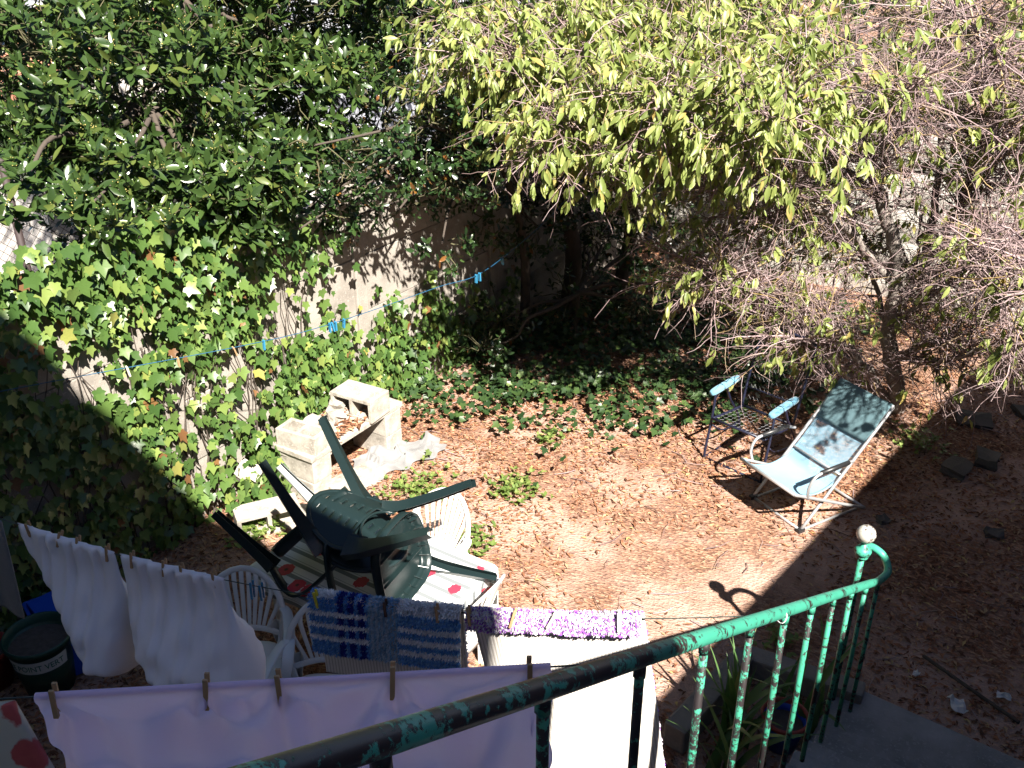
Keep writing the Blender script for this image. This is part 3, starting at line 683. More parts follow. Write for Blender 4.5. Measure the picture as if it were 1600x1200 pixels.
def leafiness(p):
    # the half of the crown towards the left wall and the top is in leaf, the right half and the underside nearly bare
    q = p[0] * .837 + p[1] * .547
    side = 1 / (1 + math.exp((q - 2.15) * 4.2)); top = 1 / (1 + math.exp(-(p[2] - (2.78 - .06 * max(0, q))) * 7))
    return .06 + .64 * side * top + .06 * side
def leaf_fan(p, d, k):
    for q in range(k):
        a = rng.normal(0, .75); dd = np.array(d) * .55; dd = dd / (np.linalg.norm(dd) + 1e-6) * .55
        side = np.cross(dd, [0, 0, 1.]); side /= np.linalg.norm(side) + 1e-6
        v = dd + side * math.sin(a) * .7 + np.array([0, 0, -rng.uniform(.35, 1.2)])
        LP.append(p + rng.normal(0, .012, 3)); LD.append(v); LN.append(np.array([.3, -.5, .9]) + rng.normal(0, .45, 3)); LS.append(rng.uniform(.055, .115))
def twig(p0, d, L_, leafy):
    m = 5; pts = [np.array(p0)]; d = np.array(d, float); d /= np.linalg.norm(d)
    for i in range(m - 1):
        d = d + rng.normal(0, .22, 3) + np.array([0, 0, -.06]); d /= np.linalg.norm(d); pts.append(pts[-1] + d * L_ / (m - 1))
    twT.add(np.array(pts) - CB, np.linspace(.0038, .0014, m) * rng.uniform(.7, 1.3), 3)
    if rng.random() < leafy:
        for i in range(1, m):
            if rng.random() < .6: leaf_fan(pts[i], d, 2 if i < m - 1 else rng.integers(4, 7))
    return pts
for nm, (pts, r0, leafy, start) in limbs.items():
    path = np.array(smooth_path(pts, 7)); path[1:-1] += rng.normal(0, .012, path[1:-1].shape)
    tb = Tubes(); tb.add(path - CB, np.linspace(r0, max(r0 * .22, .008), len(path)), 9)
    link('trunk' if nm == 'b' else 'limb', tb.mesh('limb', M['bark']), ct)
    seg = np.linalg.norm(np.diff(path, axis=0), axis=1); Lt = seg.sum()
    for j in range(int(Lt / (.030 if leafy > .6 else .021))):
        t = start + (1 - start) * rng.random(); i = min(int(t * (len(path) - 1)), len(path) - 2)
        p = path[i] + (path[i+1] - path[i]) * rng.random(); ax = path[i+1] - path[i]; ax /= np.linalg.norm(ax)
        side = rng.normal(size=3); side[2] = side[2] * .45 + .22; side /= np.linalg.norm(side)
        d = side + ax * .55; d /= np.linalg.norm(d); Ls = rng.uniform(.3, .85) * (1.0 if t > .35 else .8)
        lf = leafiness(p)
        sp = [p]; dd = d.copy(); ms = 6
        for q in range(ms - 1):
            dd = dd + rng.normal(0, .16, 3) + np.array([0, 0, -.045]); dd /= np.linalg.norm(dd); sp.append(sp[-1] + dd * Ls / (ms - 1))
        sp = np.array(sp); sbT.add(sp - CB, np.linspace(.0075, .003, ms), 4)
        for q in range(9):
            u = rng.uniform(.15, 1); k = min(int(u * (ms - 1)), ms - 2); pp = sp[k] + (sp[k+1] - sp[k]) * rng.random()
            e = rng.normal(size=3); e[2] *= .7; e /= np.linalg.norm(e)
            twig(pp, dd * .6 + e, rng.uniform(.14, .42), leafiness(pp))
        if rng.random() < leafiness(sp[-1]): leaf_fan(sp[-1], dd, 5)
link('branchlets', sbT.mesh('branchlets', M['twig']), ct, kind='stuff')
link('twigs', twT.mesh('twigs', M['twig']), ct, kind='stuff')
ctv = leaf_template(1, .34, .18, .22)
plant_leaves(ct, ctv[0], ctv[1], np.array(LP), orient(np.array(LD), np.array(LN)), np.array(LS), M['cherry'], (-1.32, 8.65, 0))
print('cherry leaves', len(LP))

# ================================================================ objects
def off0(mb, p): mb.v = [(x - p[0], y - p[1], z - p[2]) for x, y, z in mb.v]; return mb

# ---------------------------------------------------------------- stair railing
RX = -.6
def rail_pt(k): return (RX, .62 + .392 * k, 3.466 - .2405 * k)
rl = empty('stair_railing', (RX, 4.5, 0), 'green painted iron stair railing with flaking paint and round knob', 'railing')
end = rail_pt(9.95)
path = [rail_pt(-4), rail_pt(-2), rail_pt(0), rail_pt(2), rail_pt(4), rail_pt(6), rail_pt(8), rail_pt(9.4)]
path = smooth_path(path, 3)
ex, ey, ez = rail_pt(9.9)
curl = smooth_path([rail_pt(9.4), (ex + .005, ey, ez + .004), (ex + .02, ey + .16, ez - .03), (ex - .03, ey + .25, ez - .005), (ex - .10, ey + .22, ez + .05), (ex - .115, ey + .10, ez + .09)], 6)
full = path[:-1] + curl
mb = MB().sweep(full, lambda i, t: [(.021 * math.cos(a), .021 * math.sin(a)) for a in np.linspace(0, 2*math.pi, 13)[:-1]], (0.02, 0, 1))
off(mb, rl).build('handrail', M['rail'], rl, True)
for k in range(-2, 11):
    x, y, z = rail_pt(k); zb = max(.1, z - .97)
    o = off(MB().tube([(x, y, zb), (x + .002, y + .002, (z + zb) / 2), (x, y, z - .012)], .0115, 8).tube([(x, y, z - .05), (x, y, z - .014)], .0145, 8), rl).build('baluster', M['bar'], rl, True)
px_, py_ = ex - .115, ey + .08
off(MB().tube([(px_, py_, .09), (px_, py_, ez + .2)], .017, 10), rl).build('post', M['bar'], rl, True)
zc = ez + .055
col_ = off(MB().lathe([(.017, 0), (.03, .004), (.036, .016), (.03, .026), (.041, .034), (.046, .052), (.036, .07), (.02, .08), (.016, .105), (0, .105)], 20, (px_, py_, zc)), rl).build('collar', M['rail'], rl, True)
kb = off(MB().lathe([(0, -.052), (.02, -.05)] + [(.052 * math.sin(a), -.052 * math.cos(a)) for a in np.linspace(.45, math.pi, 14)], 24, (px_, py_, zc + .16)), rl).build('knob', M['ball'], rl, True)
off(MB().lathe([(.0235, -.006), (.0245, 0), (.0235, .006)], 12, (0, 0, 0)), rl)
tie = MB().tube([(RX + .024 * math.cos(a), 2.5 + .008 * math.sin(2*a), 2.30 - .0 + .024 * math.sin(a)) for a in np.linspace(0, 6.28, 16)], .0018, 5, False)
off(tie, rl).build('wire_tie', M['white_label'], rl)

# ---------------------------------------------------------------- clothes lines
def l2(u): return np.array([-.6 - 2.32*u, 2.5 - .69*u, 1.965 + .45*(u - .87)**2])
def l1(s): return np.array([-.6 - 1.2*s, 1.37 - .93*s, 3.0])
T2 = np.array([-2.32, -.69, 0]); T2 /= np.linalg.norm(T2); N2 = np.array([T2[1], -T2[0], 0]); N2 = N2 if N2[1] < 0 else -N2
T1 = np.array([-1.2, -.93, 0]); T1 /= np.linalg.norm(T1); N1 = np.array([T1[1], -T1[0], 0]); N1 = N1 if N1[1] < 0 else -N1
def line_obj(name, pts, r, mat, label):
    p0 = pts[len(pts) // 2]; mb = off0(MB().tube(pts, r, 6), p0); o = mb.build(name, mat, None, True, loc=p0); return tag(o, label, 'clothes line')
line_obj('clothes_line', [tuple(l2(u)) for u in np.linspace(-.002, 1.95, 40)], .002, M['wire'], 'dark line holding the pillows and rugs, tied to the railing')
line_obj('clothes_line', [tuple(l1(u)) for u in np.linspace(-.01, 1.75, 20)], .002, M['wire'], 'dark line holding the lilac sheet nearest the railing')
bl_pts = smooth_path([(-5.36, 1.2, 2.0), (-5.16, 2.52, 1.80), (-4.67, 3.88, 1.68), (-4.52, 4.58, 1.62), (-4.32, 5.52, 1.62), (-4.18, 6.11, 1.65), (-4.3, 7.6, 1.9), (-4.95, 8.9, 2.1)], 6)
line_obj('clothes_line', bl_pts, .0026, M['blue_line'], 'bright blue line strung in front of the ivy wall')
pl_ = empty('line_post', (*l2(1.96)[:2], 0), 'wooden post carrying the end of the pillow line', 'post')
MB().box(-.04, .04, -.04, .04, 0, 2.75).build('post', M['timber'], pl_, bevel=.006); MB().tube([(0, 0, 2.5), (.06, .02, 2.5)], .006, 6).build('hook', M['steel'], pl_)

# pegs
prong = MB().add([(-.005, -.0045, -.036), (.005, -.0045, -.036), (.005, .0045, -.036), (-.005, .0045, -.036), (-.005, -.004, .036), (.005, -.004, .036), (.005, .002, .036), (-.005, .002, .036)],
                 [(0,3,2,1),(4,5,6,7),(0,1,5,4),(1,2,6,5),(2,3,7,6),(3,0,4,7)])
peg_me = {}
for c in ('wood_peg', 'dark_peg', 'yellow_peg', 'blue_peg', 'white_peg'): peg_me[c] = prong.mesh('prong', M[c], bevel=.0012)
spring_me = MB().tube([(.0062 * math.cos(a), .0062 * math.sin(a), .002 + .006 * (a / 18.8 - .5)) for a in np.linspace(0, 18.8, 40)], .0012, 4).mesh('spring', M['steel'], True)
def peg(p, T, N, mat, label, tilt=0, zoff=0, cat='clothes peg', yaw=0.0):
    r = empty('clothes_peg', tuple(np.array(p) + np.array([0, 0, zoff])), label, cat, 'clothes pegs')
    x = Vector(T); y = Vector(N); z = Vector((0, 0, 1))
    m = Matrix((x, y, z)).transposed(); r.rotation_euler = (m @ Matrix.Rotation(tilt, 3, 'Y') @ Matrix.Rotation(rng.normal(0, .12), 3, 'X') @ Matrix.Rotation(yaw, 3, 'Z')).to_euler()
    a = link('prong', peg_me[mat], r, (0, -.0085, 0)); a.rotation_euler = (.10, 0, 0)
    b_ = link('prong', peg_me[mat], r, (0, .0085, 0)); b_.rotation_euler = (-.10, 0, math.pi)
    s_ = link('spring', spring_me, r); s_.rotation_euler = (0, math.pi/2, 0)
    return r
for u, mat, lb in (
  (1.239, 'wood_peg', 'wooden peg at the outer left corner of the left pillow'), (1.178, 'wood_peg', 'second wooden peg from the left on the left pillow'),
  (1.142, 'wood_peg', 'third wooden peg from the left on the left pillow'), (1.084, 'wood_peg', 'wooden peg at the right corner of the left pillow'),
  (1.036, 'wood_peg', 'wooden peg at the left corner of the right pillow'), (.975, 'wood_peg', 'second wooden peg from the left on the right pillow'),
  (.941, 'wood_peg', 'third wooden peg from the left on the right pillow'), (.881, 'wood_peg', 'wooden peg at the right corner of the right pillow'),
  (.812, 'blue_peg', 'left of the two pale blue pegs on the bare line'), (.795, 'blue_peg', 'right of the two pale blue pegs on the bare line'),
  (.690, 'yellow_peg', 'yellow plastic peg on the left end of the blue rug'), (.572, 'dark_peg', 'dark brown peg on the middle of the blue rug'),
  (.487, 'wood_peg', 'wooden peg near the right end of the blue rug'), (.436, 'wood_peg', 'wooden peg on the left end of the purple rug'),
  (.368, 'wood_peg', 'wooden peg on the purple rug beside the white chair'), (.31, 'white_peg', 'bleached peg on the middle of the purple rug'), (.212, 'white_peg', 'bleached peg at the right end of the purple rug')):
    zo = -.022 if mat == 'blue_peg' else (.012 if u < .75 else -.004)
    peg(l2(u) + (N2 * .026 if u < .75 else 0 * N2), T2, N2, mat, lb, rng.normal(0, .16), zo)
for s_, lb in ((.752, 'wooden peg at the left corner of the lilac sheet'), (.561, 'second wooden peg from the left on the lilac sheet'), (.468, 'third wooden peg from the left on the lilac sheet'), (.321, 'fourth wooden peg from the left on the lilac sheet'), (.14, 'wooden peg at the right end of the lilac sheet behind the railing')):
    peg(l1(s_), T1, N1, 'wood_peg', lb, rng.normal(0, .1), -.012)
BP = np.array(bl_pts); bdir = BP[12] - BP[11]; bdir[2] = 0; bdir /= np.linalg.norm(bdir); bn = np.array([bdir[1], -bdir[0], 0])
def on_blue(y): i = int(np.argmin(abs(BP[:, 1] - y))); return BP[i] if BP[i][1] > y - 2 else BP[i]
def blue_at(y):
    k = np.interp(y, BP[:, 1], np.arange(len(BP))); i = int(k); f_ = k - i; return BP[i] * (1 - f_) + BP[min(i+1, len(BP)-1)] * f_
for y, mat, lb in ((3.18, 'white_peg', 'pale wooden peg on the blue line, leftmost of three'), (3.47, 'wood_peg', 'wooden peg on the blue line, middle of three'), (3.82, 'wood_peg', 'wooden peg on the blue line, rightmost of three'), (4.02, 'blue_peg', 'single pale blue peg beside three wooden pegs on the blue line'),
   (4.55, 'blue_peg', 'blue peg in the cluster of four above the block bench, leftmost'), (4.575, 'blue_peg', 'blue peg in the cluster of four above the block bench, second'), (4.60, 'blue_peg', 'blue peg in the cluster of four above the block bench, third'), (4.67, 'blue_peg', 'blue peg in the cluster of four above the block bench, rightmost'),
   (5.9, 'blue_peg', 'blue peg on the shaded line near the dark shrub, left'), (5.94, 'blue_peg', 'blue peg on the shaded line near the dark shrub, right'), (6.25, 'blue_peg', 'farthest blue peg on the line by the dark trunks')):
    peg(blue_at(y), bdir, bn, mat, lb, rng.normal(0, .12), -.026)

# ---------------------------------------------------------------- hung cloth
def cloth_grid(fn, nu, nv, mat, name, parent=None, thick=0, loc=(0, 0, 0), sub=0):
    V = []; UV = []
    for j in range(nv + 1):
        for i in range(nu + 1):
            V.append(np.array(fn(i / nu, j / nv)) - np.array(loc)); UV.append((i / nu, j / nv))
    i = (np.arange(nv)[:, None] * (nu + 1) + np.arange(nu)[None]).ravel()
    me = mesh(name, np.array(V), np.stack([i, i+1, i+nu+2, i+nu+1], -1), mat, True, uv=UV)
    o = link(name, me, parent, loc)
    if thick: md = o.modifiers.new('thickness', 'SOLIDIFY'); md.thickness = thick; md.offset = 0
    return o
# lilac sheet
PEG1 = (.752, .561, .468, .321, .14)
def sheet(s, t):
    u = .775 - s * (.775 - .112); d = 1.47 * t ** 1.5; x = u * 1.518; r_ = .008
    bot = .02 * math.sin(u * 40) * t
    if d < math.pi * r_:
        ph = d / r_; return l1(u) + N1 * (-r_ * math.cos(ph)) + np.array([0, 0, r_ * math.sin(ph)])
    y = d - math.pi * r_; fold = 0; k = min(1, y / .05)
    for q in PEG1:                                   # creases fanning out from each peg
        dx = x - q * 1.518; rr = math.hypot(dx, y + .012); th = math.atan2(y + .012, dx)
        fold += .013 * math.sin(th * 8.5 + q * 40) * min(1, rr / .09) * math.exp(-rr / .20)
    fold += .016 * math.sin((y + .35 * (x - .5) + .03 * math.sin(x * 9)) * 42) * math.exp(-((x - .95) / .35) ** 2) * min(1, y / .06) * math.exp(-y / .5)
    fold += .014 * math.sin((y - .45 * (x - .4)) * 34 + 1) * math.exp(-((x - .45) / .3) ** 2) * min(1, y / .06) * math.exp(-y / .5)
    fold += .022 * math.sin(x * 19 + 2.0 * y + 1.2) * min(1, y / .25) + .008 * math.sin(x * 47 - 6 * y) * min(1, y / .15)
    ragged = .010 * math.sin(y * 30) * (s > .97)
    return l1(u) + N1 * (r_ + fold * k * 1.7 + .04 * y) + T1 * (-ragged) + np.array([0, 0, -y])
o = cloth_grid(sheet, 170, 150, M['lilac'], 'lilac_sheet', loc=tuple(l1(.45))); tag(o, 'lilac cotton sheet pegged on the near line behind the railing', 'sheet')
# grey towel
def towel(s, t):
    u = 1.29 + .16 * s; p = l2(u); return p + N2 * (.012 + .012 * math.sin(s * 12 + t) * t) + np.array([0, 0, -.52 * t]) + T2 * .02 * t
o = cloth_grid(towel, 24, 30, M['towel'], 'grey_towel', thick=.006, loc=tuple(l2(1.35))); tag(o, 'dark grey towel hanging at the far left of the line', 'towel')
for uu, lb in ((1.31, 'wooden peg on the right corner of the grey towel'), (1.43, 'wooden peg on the left corner of the grey towel')): peg(l2(uu), T2, N2, 'wood_peg', lb, rng.normal(0, .1), -.004)
# pillows: two faces joined at the rim, stuffing sunk to the bottom
def pillow(u0, u1, Lh, lcut, rcut, fat, label, seed, slope=0.0):
    nu, nv = 34, 40; r_ = np.random.default_rng(seed); ph = r_.uniform(0, 6, 8); w0 = (u1 - u0)
    V = []; base = l2((u0 + u1) / 2)
    def pt(s, t, side):
        le = lcut(t); re = rcut(t); ss = le + (re - le) * s; u = u0 + w0 * ss; p = l2(u)
        edge = (4 * s * (1 - s)) ** .5 * min(1, (1 - t) * 7) ** .5
        q_ = min(1, max(0, (t - .12) / .68)); puff = (.012 + fat * q_ * q_ * (3 - 2 * q_) * (1 - .12 * t ** 8)) * edge
        wr = 1.5 * (.008 * math.sin(ss * 46 + ph[0] + 3 * math.sin(t * 2.2)) * (1 - .4 * t) + .007 * math.sin(ss * 71 + 2 * t + ph[1]) * (1 - t) + .009 * math.sin(t * 30 + ss * 9 + ph[2]) * t * t
              + .006 * math.sin((ss * 14 - t * 24) + ph[3]) * t) * edge
        dz = Lh * (.96 * t + .04 * math.sin(math.pi * s) * t) * (1 - slope * s * t) - .003 * math.sin(math.pi * ss * 3) ** 2 * (1 - t) ** 8
        return p + N2 * (side * (puff + .005 * min(1, 30 * s * (1 - s))) * min(1, t * 36) ** .5 + wr * min(1, t * 20)) + np.array([0, 0, .011 - dz])
    F = []
    for side in (1, -1):
        n0 = len(V)
        for j in range(nv + 1):
            for i in range(nu + 1): V.append(pt(i / nu, j / nv, side) - base)
        for j in range(nv):
            for i in range(nu):
                a = n0 + j * (nu + 1) + i; f_ = (a, a + 1, a + nu + 2, a + nu + 1); F.append(f_ if side > 0 else f_[::-1])
    me = mesh('pillow', np.array(V), F, M['pillow'], True)
    bm = bmesh.new(); bm.from_mesh(me); bmesh.ops.remove_doubles(bm, verts=bm.verts[:], dist=.0006); bmesh.ops.recalc_face_normals(bm, faces=bm.faces[:]); bm.to_mesh(me); bm.free()
    o = link('pillow', me, None, tuple(base)); return tag(o, label, 'pillow', 'pillows on the line')
# s runs from the right end (u0) to the left end (u1)
pillow(1.07, 1.265, .60, lambda t: -.05 * t, lambda t: 1 - 1.06 * max(0, t - .12) ** 1.35 - .02, .19, 'left white pillow, tapering to a point, pegged to the line', 1)
pillow(.862, 1.06, .62, lambda t: -.22 * t ** 1.6, lambda t: 1 - .35 * max(0, t - .4) ** 1.2, .21, 'right white pillow, square and sagging, pegged beside the chair', 2, .16)

# rugs: a backing sheet folded over the line with tufts on the outer side
def rug(name, u0, u1, front, back, pile, colf, label, ntuft, tl, tw, shear=0.0):
    r = empty(name, tuple(l2((u0 + u1) / 2)), label, 'rug'); B = np.array(r.location)
    tot = front + back
    def surf(s, t):
        d = t * tot - front                         # <0 on the front flap, >0 on the back flap
        p = l2(u0 + (u1 - u0) * s); rr = .018
        if abs(d) < rr * 1.57: a = d / rr; o_ = N2 * (-math.sin(a) * rr) + np.array([0, 0, rr * math.cos(a)])
        elif d < 0: o_ = N2 * (rr + .03 * (-d) + .004 * math.sin(s * 9)) + np.array([0, 0, d + rr * 1.57])
        else: o_ = -T2 * shear * d - N2 * (rr + .06 * d + .012 * math.sin(s * 7 + d * 5) * d) + np.array([0, 0, -(d - rr * 1.57)])
        return p + o_
    o = cloth_grid(surf, 40, 80, M['backing'], 'backing', r, .006, (0, 0, 0))
    me = o.data; co = np.empty(len(me.vertices) * 3, dtype=np.float32); me.vertices.foreach_get('co', co); co = co.reshape(-1, 3) - B.astype(np.float32); me.vertices.foreach_set('co', co.ravel()); me.update()
    ss = rng.random(ntuft); tt = rng.random(ntuft)
    P = np.array([surf(a, b) for a, b in zip(ss, tt)]); e = .004
    dT = np.array([surf(a, min(b + e, 1)) for a, b in zip(ss, tt)]) - np.array([surf(a, max(b - e, 0)) for a, b in zip(ss, tt)])
    nr = np.cross(np.broadcast_to(T2, dT.shape), dT); nr /= np.linalg.norm(nr, axis=1, keepdims=True)
    sgn = np.sign(np.sum(nr * np.where((tt * tot - front)[:, None] < 0, N2, -N2), 1, keepdims=True) + 1e-9); nr *= sgn
    d = nr + rng.normal(0, .35, nr.shape) + np.array([0, 0, -.45])
    tv = np.array([(-tw, 0, 0), (tw, 0, 0), (tw * .9, tl * .6, tl * .05), (-tw * .9, tl * .6, tl * .05), (0, tl, -tl * .1), (0, 0, tw), (0, tl * .6, tw)], float)
    tf = np.array([(0, 1, 2), (0, 2, 3), (3, 2, 4), (0, 5, 6), (0, 6, 3), (5, 1, 2), (5, 2, 6)])
    V, F = scatter(tv, tf, P + nr * .003 - B, orient(d, rng.normal(size=d.shape)), rng.uniform(.75, 1.25, ntuft))
    C = np.array([colf(a, b * tot) for a, b in zip(ss, tt)]) * rng.uniform(.8, 1.15, (ntuft, 1))
    link(pile, mesh(pile, V, F, M['tuft'], col=np.repeat(C, len(tv), 0)), r, kind='stuff')
    return r
BLU, MID, NAV, CRM = (.12, .30, .66), (.24, .46, .72), (.022, .036, .24), (.90, .90, .92)
def blue_col(s, d):
    # s: 0 right .. 1 left; d: distance from the lower front edge
    f_ = .275 - d                               # distance below the fold on the front flap
    if s > .60:
        c = MID if abs((s * 31) % 1 - .5) < .12 else BLU
        if any(abs(f_ - q) < .011 for q in (.072, .13, .19)): c = CRM
        if any(abs(s - q) < .022 for q in (.64, .71, .78)) and c != CRM: c = NAV
        if f_ < .015 and s < .97 and s > .82: c = CRM
        return c
    if s > .46: return (.27, .44, .62) if int(s * 60) % 2 else (.46, .57, .68)
    if s > .40: return (.42, .47, .52) if int(s * 80) % 2 else MID
    if f_ < .035: return CRM
    if any(abs(f_ - q) < .013 for q in (.105, .16, .215)): return CRM
    return BLU if f_ % .02 < .013 else MID
rug('blue_rug', .452, .705, .275, .46, 'shag_pile', blue_col, 'blue and white striped shaggy rug folded over the line', 42000, .015, .0022)
def pur_col(s, d):
    return [(.30, .10, .50), (.72, .66, .78), (.45, .22, .62), (.76, .72, .80)][int(rng.integers(4))]
rug('purple_rug', .182, .443, .085, .95, 'chenille_pile', pur_col, 'purple and white chenille rug with a long pale ribbed back', 26000, .009, .0035, .16)

# patterned cloth at the lower left corner
b = NB('cream_flowered_cloth'); v = b.obj(); vo = b.node('ShaderNodeTexVoronoi'); vo.inputs['Scale'].default_value = 7; b.l(v, vo.inputs['Vector'])
fl = b.ramp(b.math('ADD', vo.outputs['Distance'], b.math('MULTIPLY', b.noise(v, 30, 4), .25)), [(.36, (1,)*3), (.40, (0,)*3)])
b.col(b.mix(fl, b.mix(b.noise(v, 12, 3), (.55, .50, .40), (.46, .43, .36)), b.mix(b.noise(v, 40, 3), (.50, .10, .08), (.36, .05, .06)))); b.rough(.9); M['flowered'] = b.m
def corner_cloth(s, t):
    u = .80 + .42 * s - .20 * t * (1 - s); p = l1(u)
    return p + N1 * (.012 + .20 * t * (1 - .5 * t) + .02 * math.sin(s * 14 + t * 3) * t) + np.array([0, 0, -.85 * t - .01 * math.sin(s * 9) ** 2 * (1 - t) ** 6])
o = cloth_grid(corner_cloth, 40, 50, M['flowered'], 'flowered_cloth', thick=.02, loc=tuple(l1(1.0))); tag(o, 'cream cloth with red flowers at the lower left corner', 'cloth')
peg(l1(.83), T1, N1, 'wood_peg', 'wooden peg on the cream flowered cloth', .05, -.004)

# ---------------------------------------------------------------- moulded plastic armchairs
def back_pt(u, v, wmax=.235, lean=.15):
    """u -1..1 across, v 0..1 up the backrest"""
    hw = wmax * (math.sqrt(max(0, 1 - ((v - .42) / .58) ** 2)) if v > .42 else 1 - .16 * (.42 - v) / .42)
    x = u * hw
    return Vector((x, -.20 - lean * v ** 1.15 + 1.05 * x * x, .44 + .43 * v))
def monobloc(name, label, mat, style, group, loc=(0, 0, 0), rotz=0, mat3=None):
    root = empty(name, loc, label, 'chair', group)
    if mat3 is not None: root.rotation_euler = Matrix(mat3).to_euler()
    else: root.rotation_euler = (0, 0, rotz)
    key = style + mat
    if key not in CH: CH[key] = chair_meshes(mat, style)
    if style == 'shell': root.scale = (1.06, 1.06, 1.06)
    for nm, me, mods in CH[key]:
        o = link(nm, me, root)
        if mods: m_ = o.modifiers.new('thickness', 'SOLIDIFY'); m_.thickness = mods; m_.offset = 0
    return root
CH = {}
def chair_meshes(mat, style):
    m_ = M[mat]; out = []
    # seat: rounded trapezoid sheet with a turned-down rim and gusset ribs below
    def seat_out(a, k=1.0):
        c, s_ = math.cos(a), math.sin(a); n_ = 3.4; r_ = (abs(c) ** n_ + abs(s_) ** n_) ** (-1 / n_)
        y = .215 * s_ * r_ * k; x = (.235 + .02 * (s_ * r_)) * c * r_ * k; return x, y
    mb = MB(); N_ = 44; rings = [(.02, -.022), (.35, -.020), (.7, -.010), (.9, 0), (.97, .003), (1.0, -.004), (1.012, -.016), (1.018, -.062)]
    V = []
    for k, dz in rings:
        for j in range(N_):
            x, y = seat_out(2 * math.pi * j / N_, k); V.append((x, y, .432 + dz - (.02 * max(0, y - .12) / .1 if k > .5 else 0)))
    F = [(i*N_ + j, i*N_ + (j+1) % N_, (i+1)*N_ + (j+1) % N_, (i+1)*N_ + j) for i in range(len(rings) - 1) for j in range(N_)] + [tuple(range(N_))[::-1]]
    out.append(('seat', MB().add(V, F).mesh('seat', m_, True), .004))
    g = MB()
    for j in range(0, N_, 2):
        a = 2 * math.pi * j / N_; x1, y1 = seat_out(a, 1.0); x0, y0 = seat_out(a, .86); t = Vector((-(y1 - y0), x1 - x0, 0)).normalized() * .0018
        zt = .426; P_ = [(x0, y0, zt - .004), (x1, y1, zt - .01), (x1, y1, zt - .055)]
        g.add([Vector(p) + t for p in P_] + [Vector(p) - t for p in P_], [(0, 1, 2), (5, 4, 3), (0, 3, 4, 1), (1, 4, 5, 2), (2, 5, 3, 0)])
    x0 = .0
    for yy in (-.08, .06): g.box(-.2, .2, yy - .002, yy + .002, .39, .412)
    out.append(('rib', g.mesh('rib', m_), 0))
    # backrest
    rim = [back_pt(-1, v) for v in np.linspace(.12, .985, 22)] + [back_pt(u, 1.0) for u in (0,)] + [back_pt(1, v) for v in np.linspace(.985, .12, 22)]
    rim = [back_pt(-1, 0) + Vector((.015, .01, -.03))] + [back_pt(-1, .05)] + rim + [back_pt(1, .05)] + [back_pt(1, 0) + Vector((-.015, .01, -.03))]
    nv = [Vector((0, 1, .25)) for _ in rim]
    fr = MB().sweep(rim, rect_prof(.034 if style == 'slat' else .026, .016), nv)
    if style == 'slat':
        lowr = [back_pt(u, .16 + .05 * (1 - u * u)) for u in np.linspace(-1, 1, 15)]
        fr.sweep(lowr, rect_prof(.034, .012), [Vector((0, 1, .25))] * 15)
        out.append(('back_frame', fr.mesh('back_frame', m_, True), 0))
        for k in range(11):
            c = -1 + 2 * (k + .5) / 11; vt = .42 + .58 * math.sqrt(max(0, 1 - (c * .98) ** 2)) - .02
            p = []
            for t in np.linspace(0, 1, 8):
                v = .19 + (vt - .19) * t; x = c * (.60 + .40 * min(1, t * 1.2)) * .232; hw = abs(back_pt(1, v).x) or 1e-3; p.append(back_pt(max(-1, min(1, x / hw)), v))
            out.append(('back_slat', MB().sweep(p, rect_prof(lambda t: .020 + .008 * t, .006), [Vector((0, 1, .25))] * 8).mesh('back_slat', m_, True), 0))
    else:
        out.append(('back_frame', fr.mesh('back_frame', m_, True), 0))
        # shell of bands with slots and an arched opening above the seat
        vs = [.10]; slot = set()
        for q in (.34, .45, .56, .67, .78, .88):
            vs += [q - .045, q - .005, q + .005]; slot.add(round(q - .005, 4))
        vs += [.94, .975]; vs = sorted(vs); us = np.linspace(-1, 1, 33); bm = bmesh.new(); G = {}
        for j, v in enumerate(vs):
            rg = 0
            for i, u in enumerate(us): G[i, j] = bm.verts.new(back_pt(u, v) + Vector((0, rg, 0)))
        for j in range(len(vs) - 1):
            for i in range(32):
                um = (us[i] + us[i+1]) / 2; vm = (vs[j] + vs[j+1]) / 2
                if (um / .72) ** 2 + ((vm - .06) / .22) ** 2 < 1: continue
                if round(vs[j], 4) in slot and (.16 < abs(um) < .44): continue
                bm.faces.new((G[i, j], G[i+1, j], G[i+1, j+1], G[i, j+1]))
        for v in [v for v in bm.verts if not v.link_faces]: bm.verts.remove(v)
        for f_ in bm.faces: f_.smooth = True
        me = bpy.data.meshes.new('back_panel'); bm.to_mesh(me); bm.free(); me.materials.append(m_); out.append(('back_panel', me, .005))
        arch = [back_pt(.72 * math.cos(a), .06 + .22 * math.sin(a)) for a in np.linspace(.15, math.pi - .15, 17)]
        out.append(('arch_rim', MB().sweep(arch, rect_prof(.012, .014), [Vector((0, 1, .25))] * 17).mesh('arch_rim', m_, True), 0))
    # arms, legs
    for s_ in (-1, 1):
        b0 = back_pt(s_, .52)
        arm = smooth_path([b0, (s_*.262, -.16, .665), (s_*.286, 0, .668), (s_*.292, .12, .658), (s_*.287, .195, .625), (s_*.272, .235, .55), (s_*.254, .225, .44)], 5)
        nvs = []
        for i in range(len(arm)):
            t = i / (len(arm) - 1); nvs.append(Vector((s_ * .25, .2 + .8 * min(1, max(0, (t - .45) * 3)), 1 - .85 * min(1, max(0, (t - .45) * 3)))))
        out.append(('armrest', MB().sweep(arm, rect_prof(lambda t: .050 + .016 * math.sin(t * math.pi), .016), nvs).mesh('armrest', m_, True), 0))
        fl = [(s_*.252, .205, .445), (s_*.256, .222, .34), (s_*.262, .245, .17), (s_*.268, .268, 0)]
        out.append(('leg', MB().sweep(smooth_path(fl, 4), chan_prof(lambda t: .046 + .062 * (1 - t) ** 2, lambda t: .062 - .022 * t), Vector((-s_*.5, -.85, 0))).mesh('leg', m_), 0))
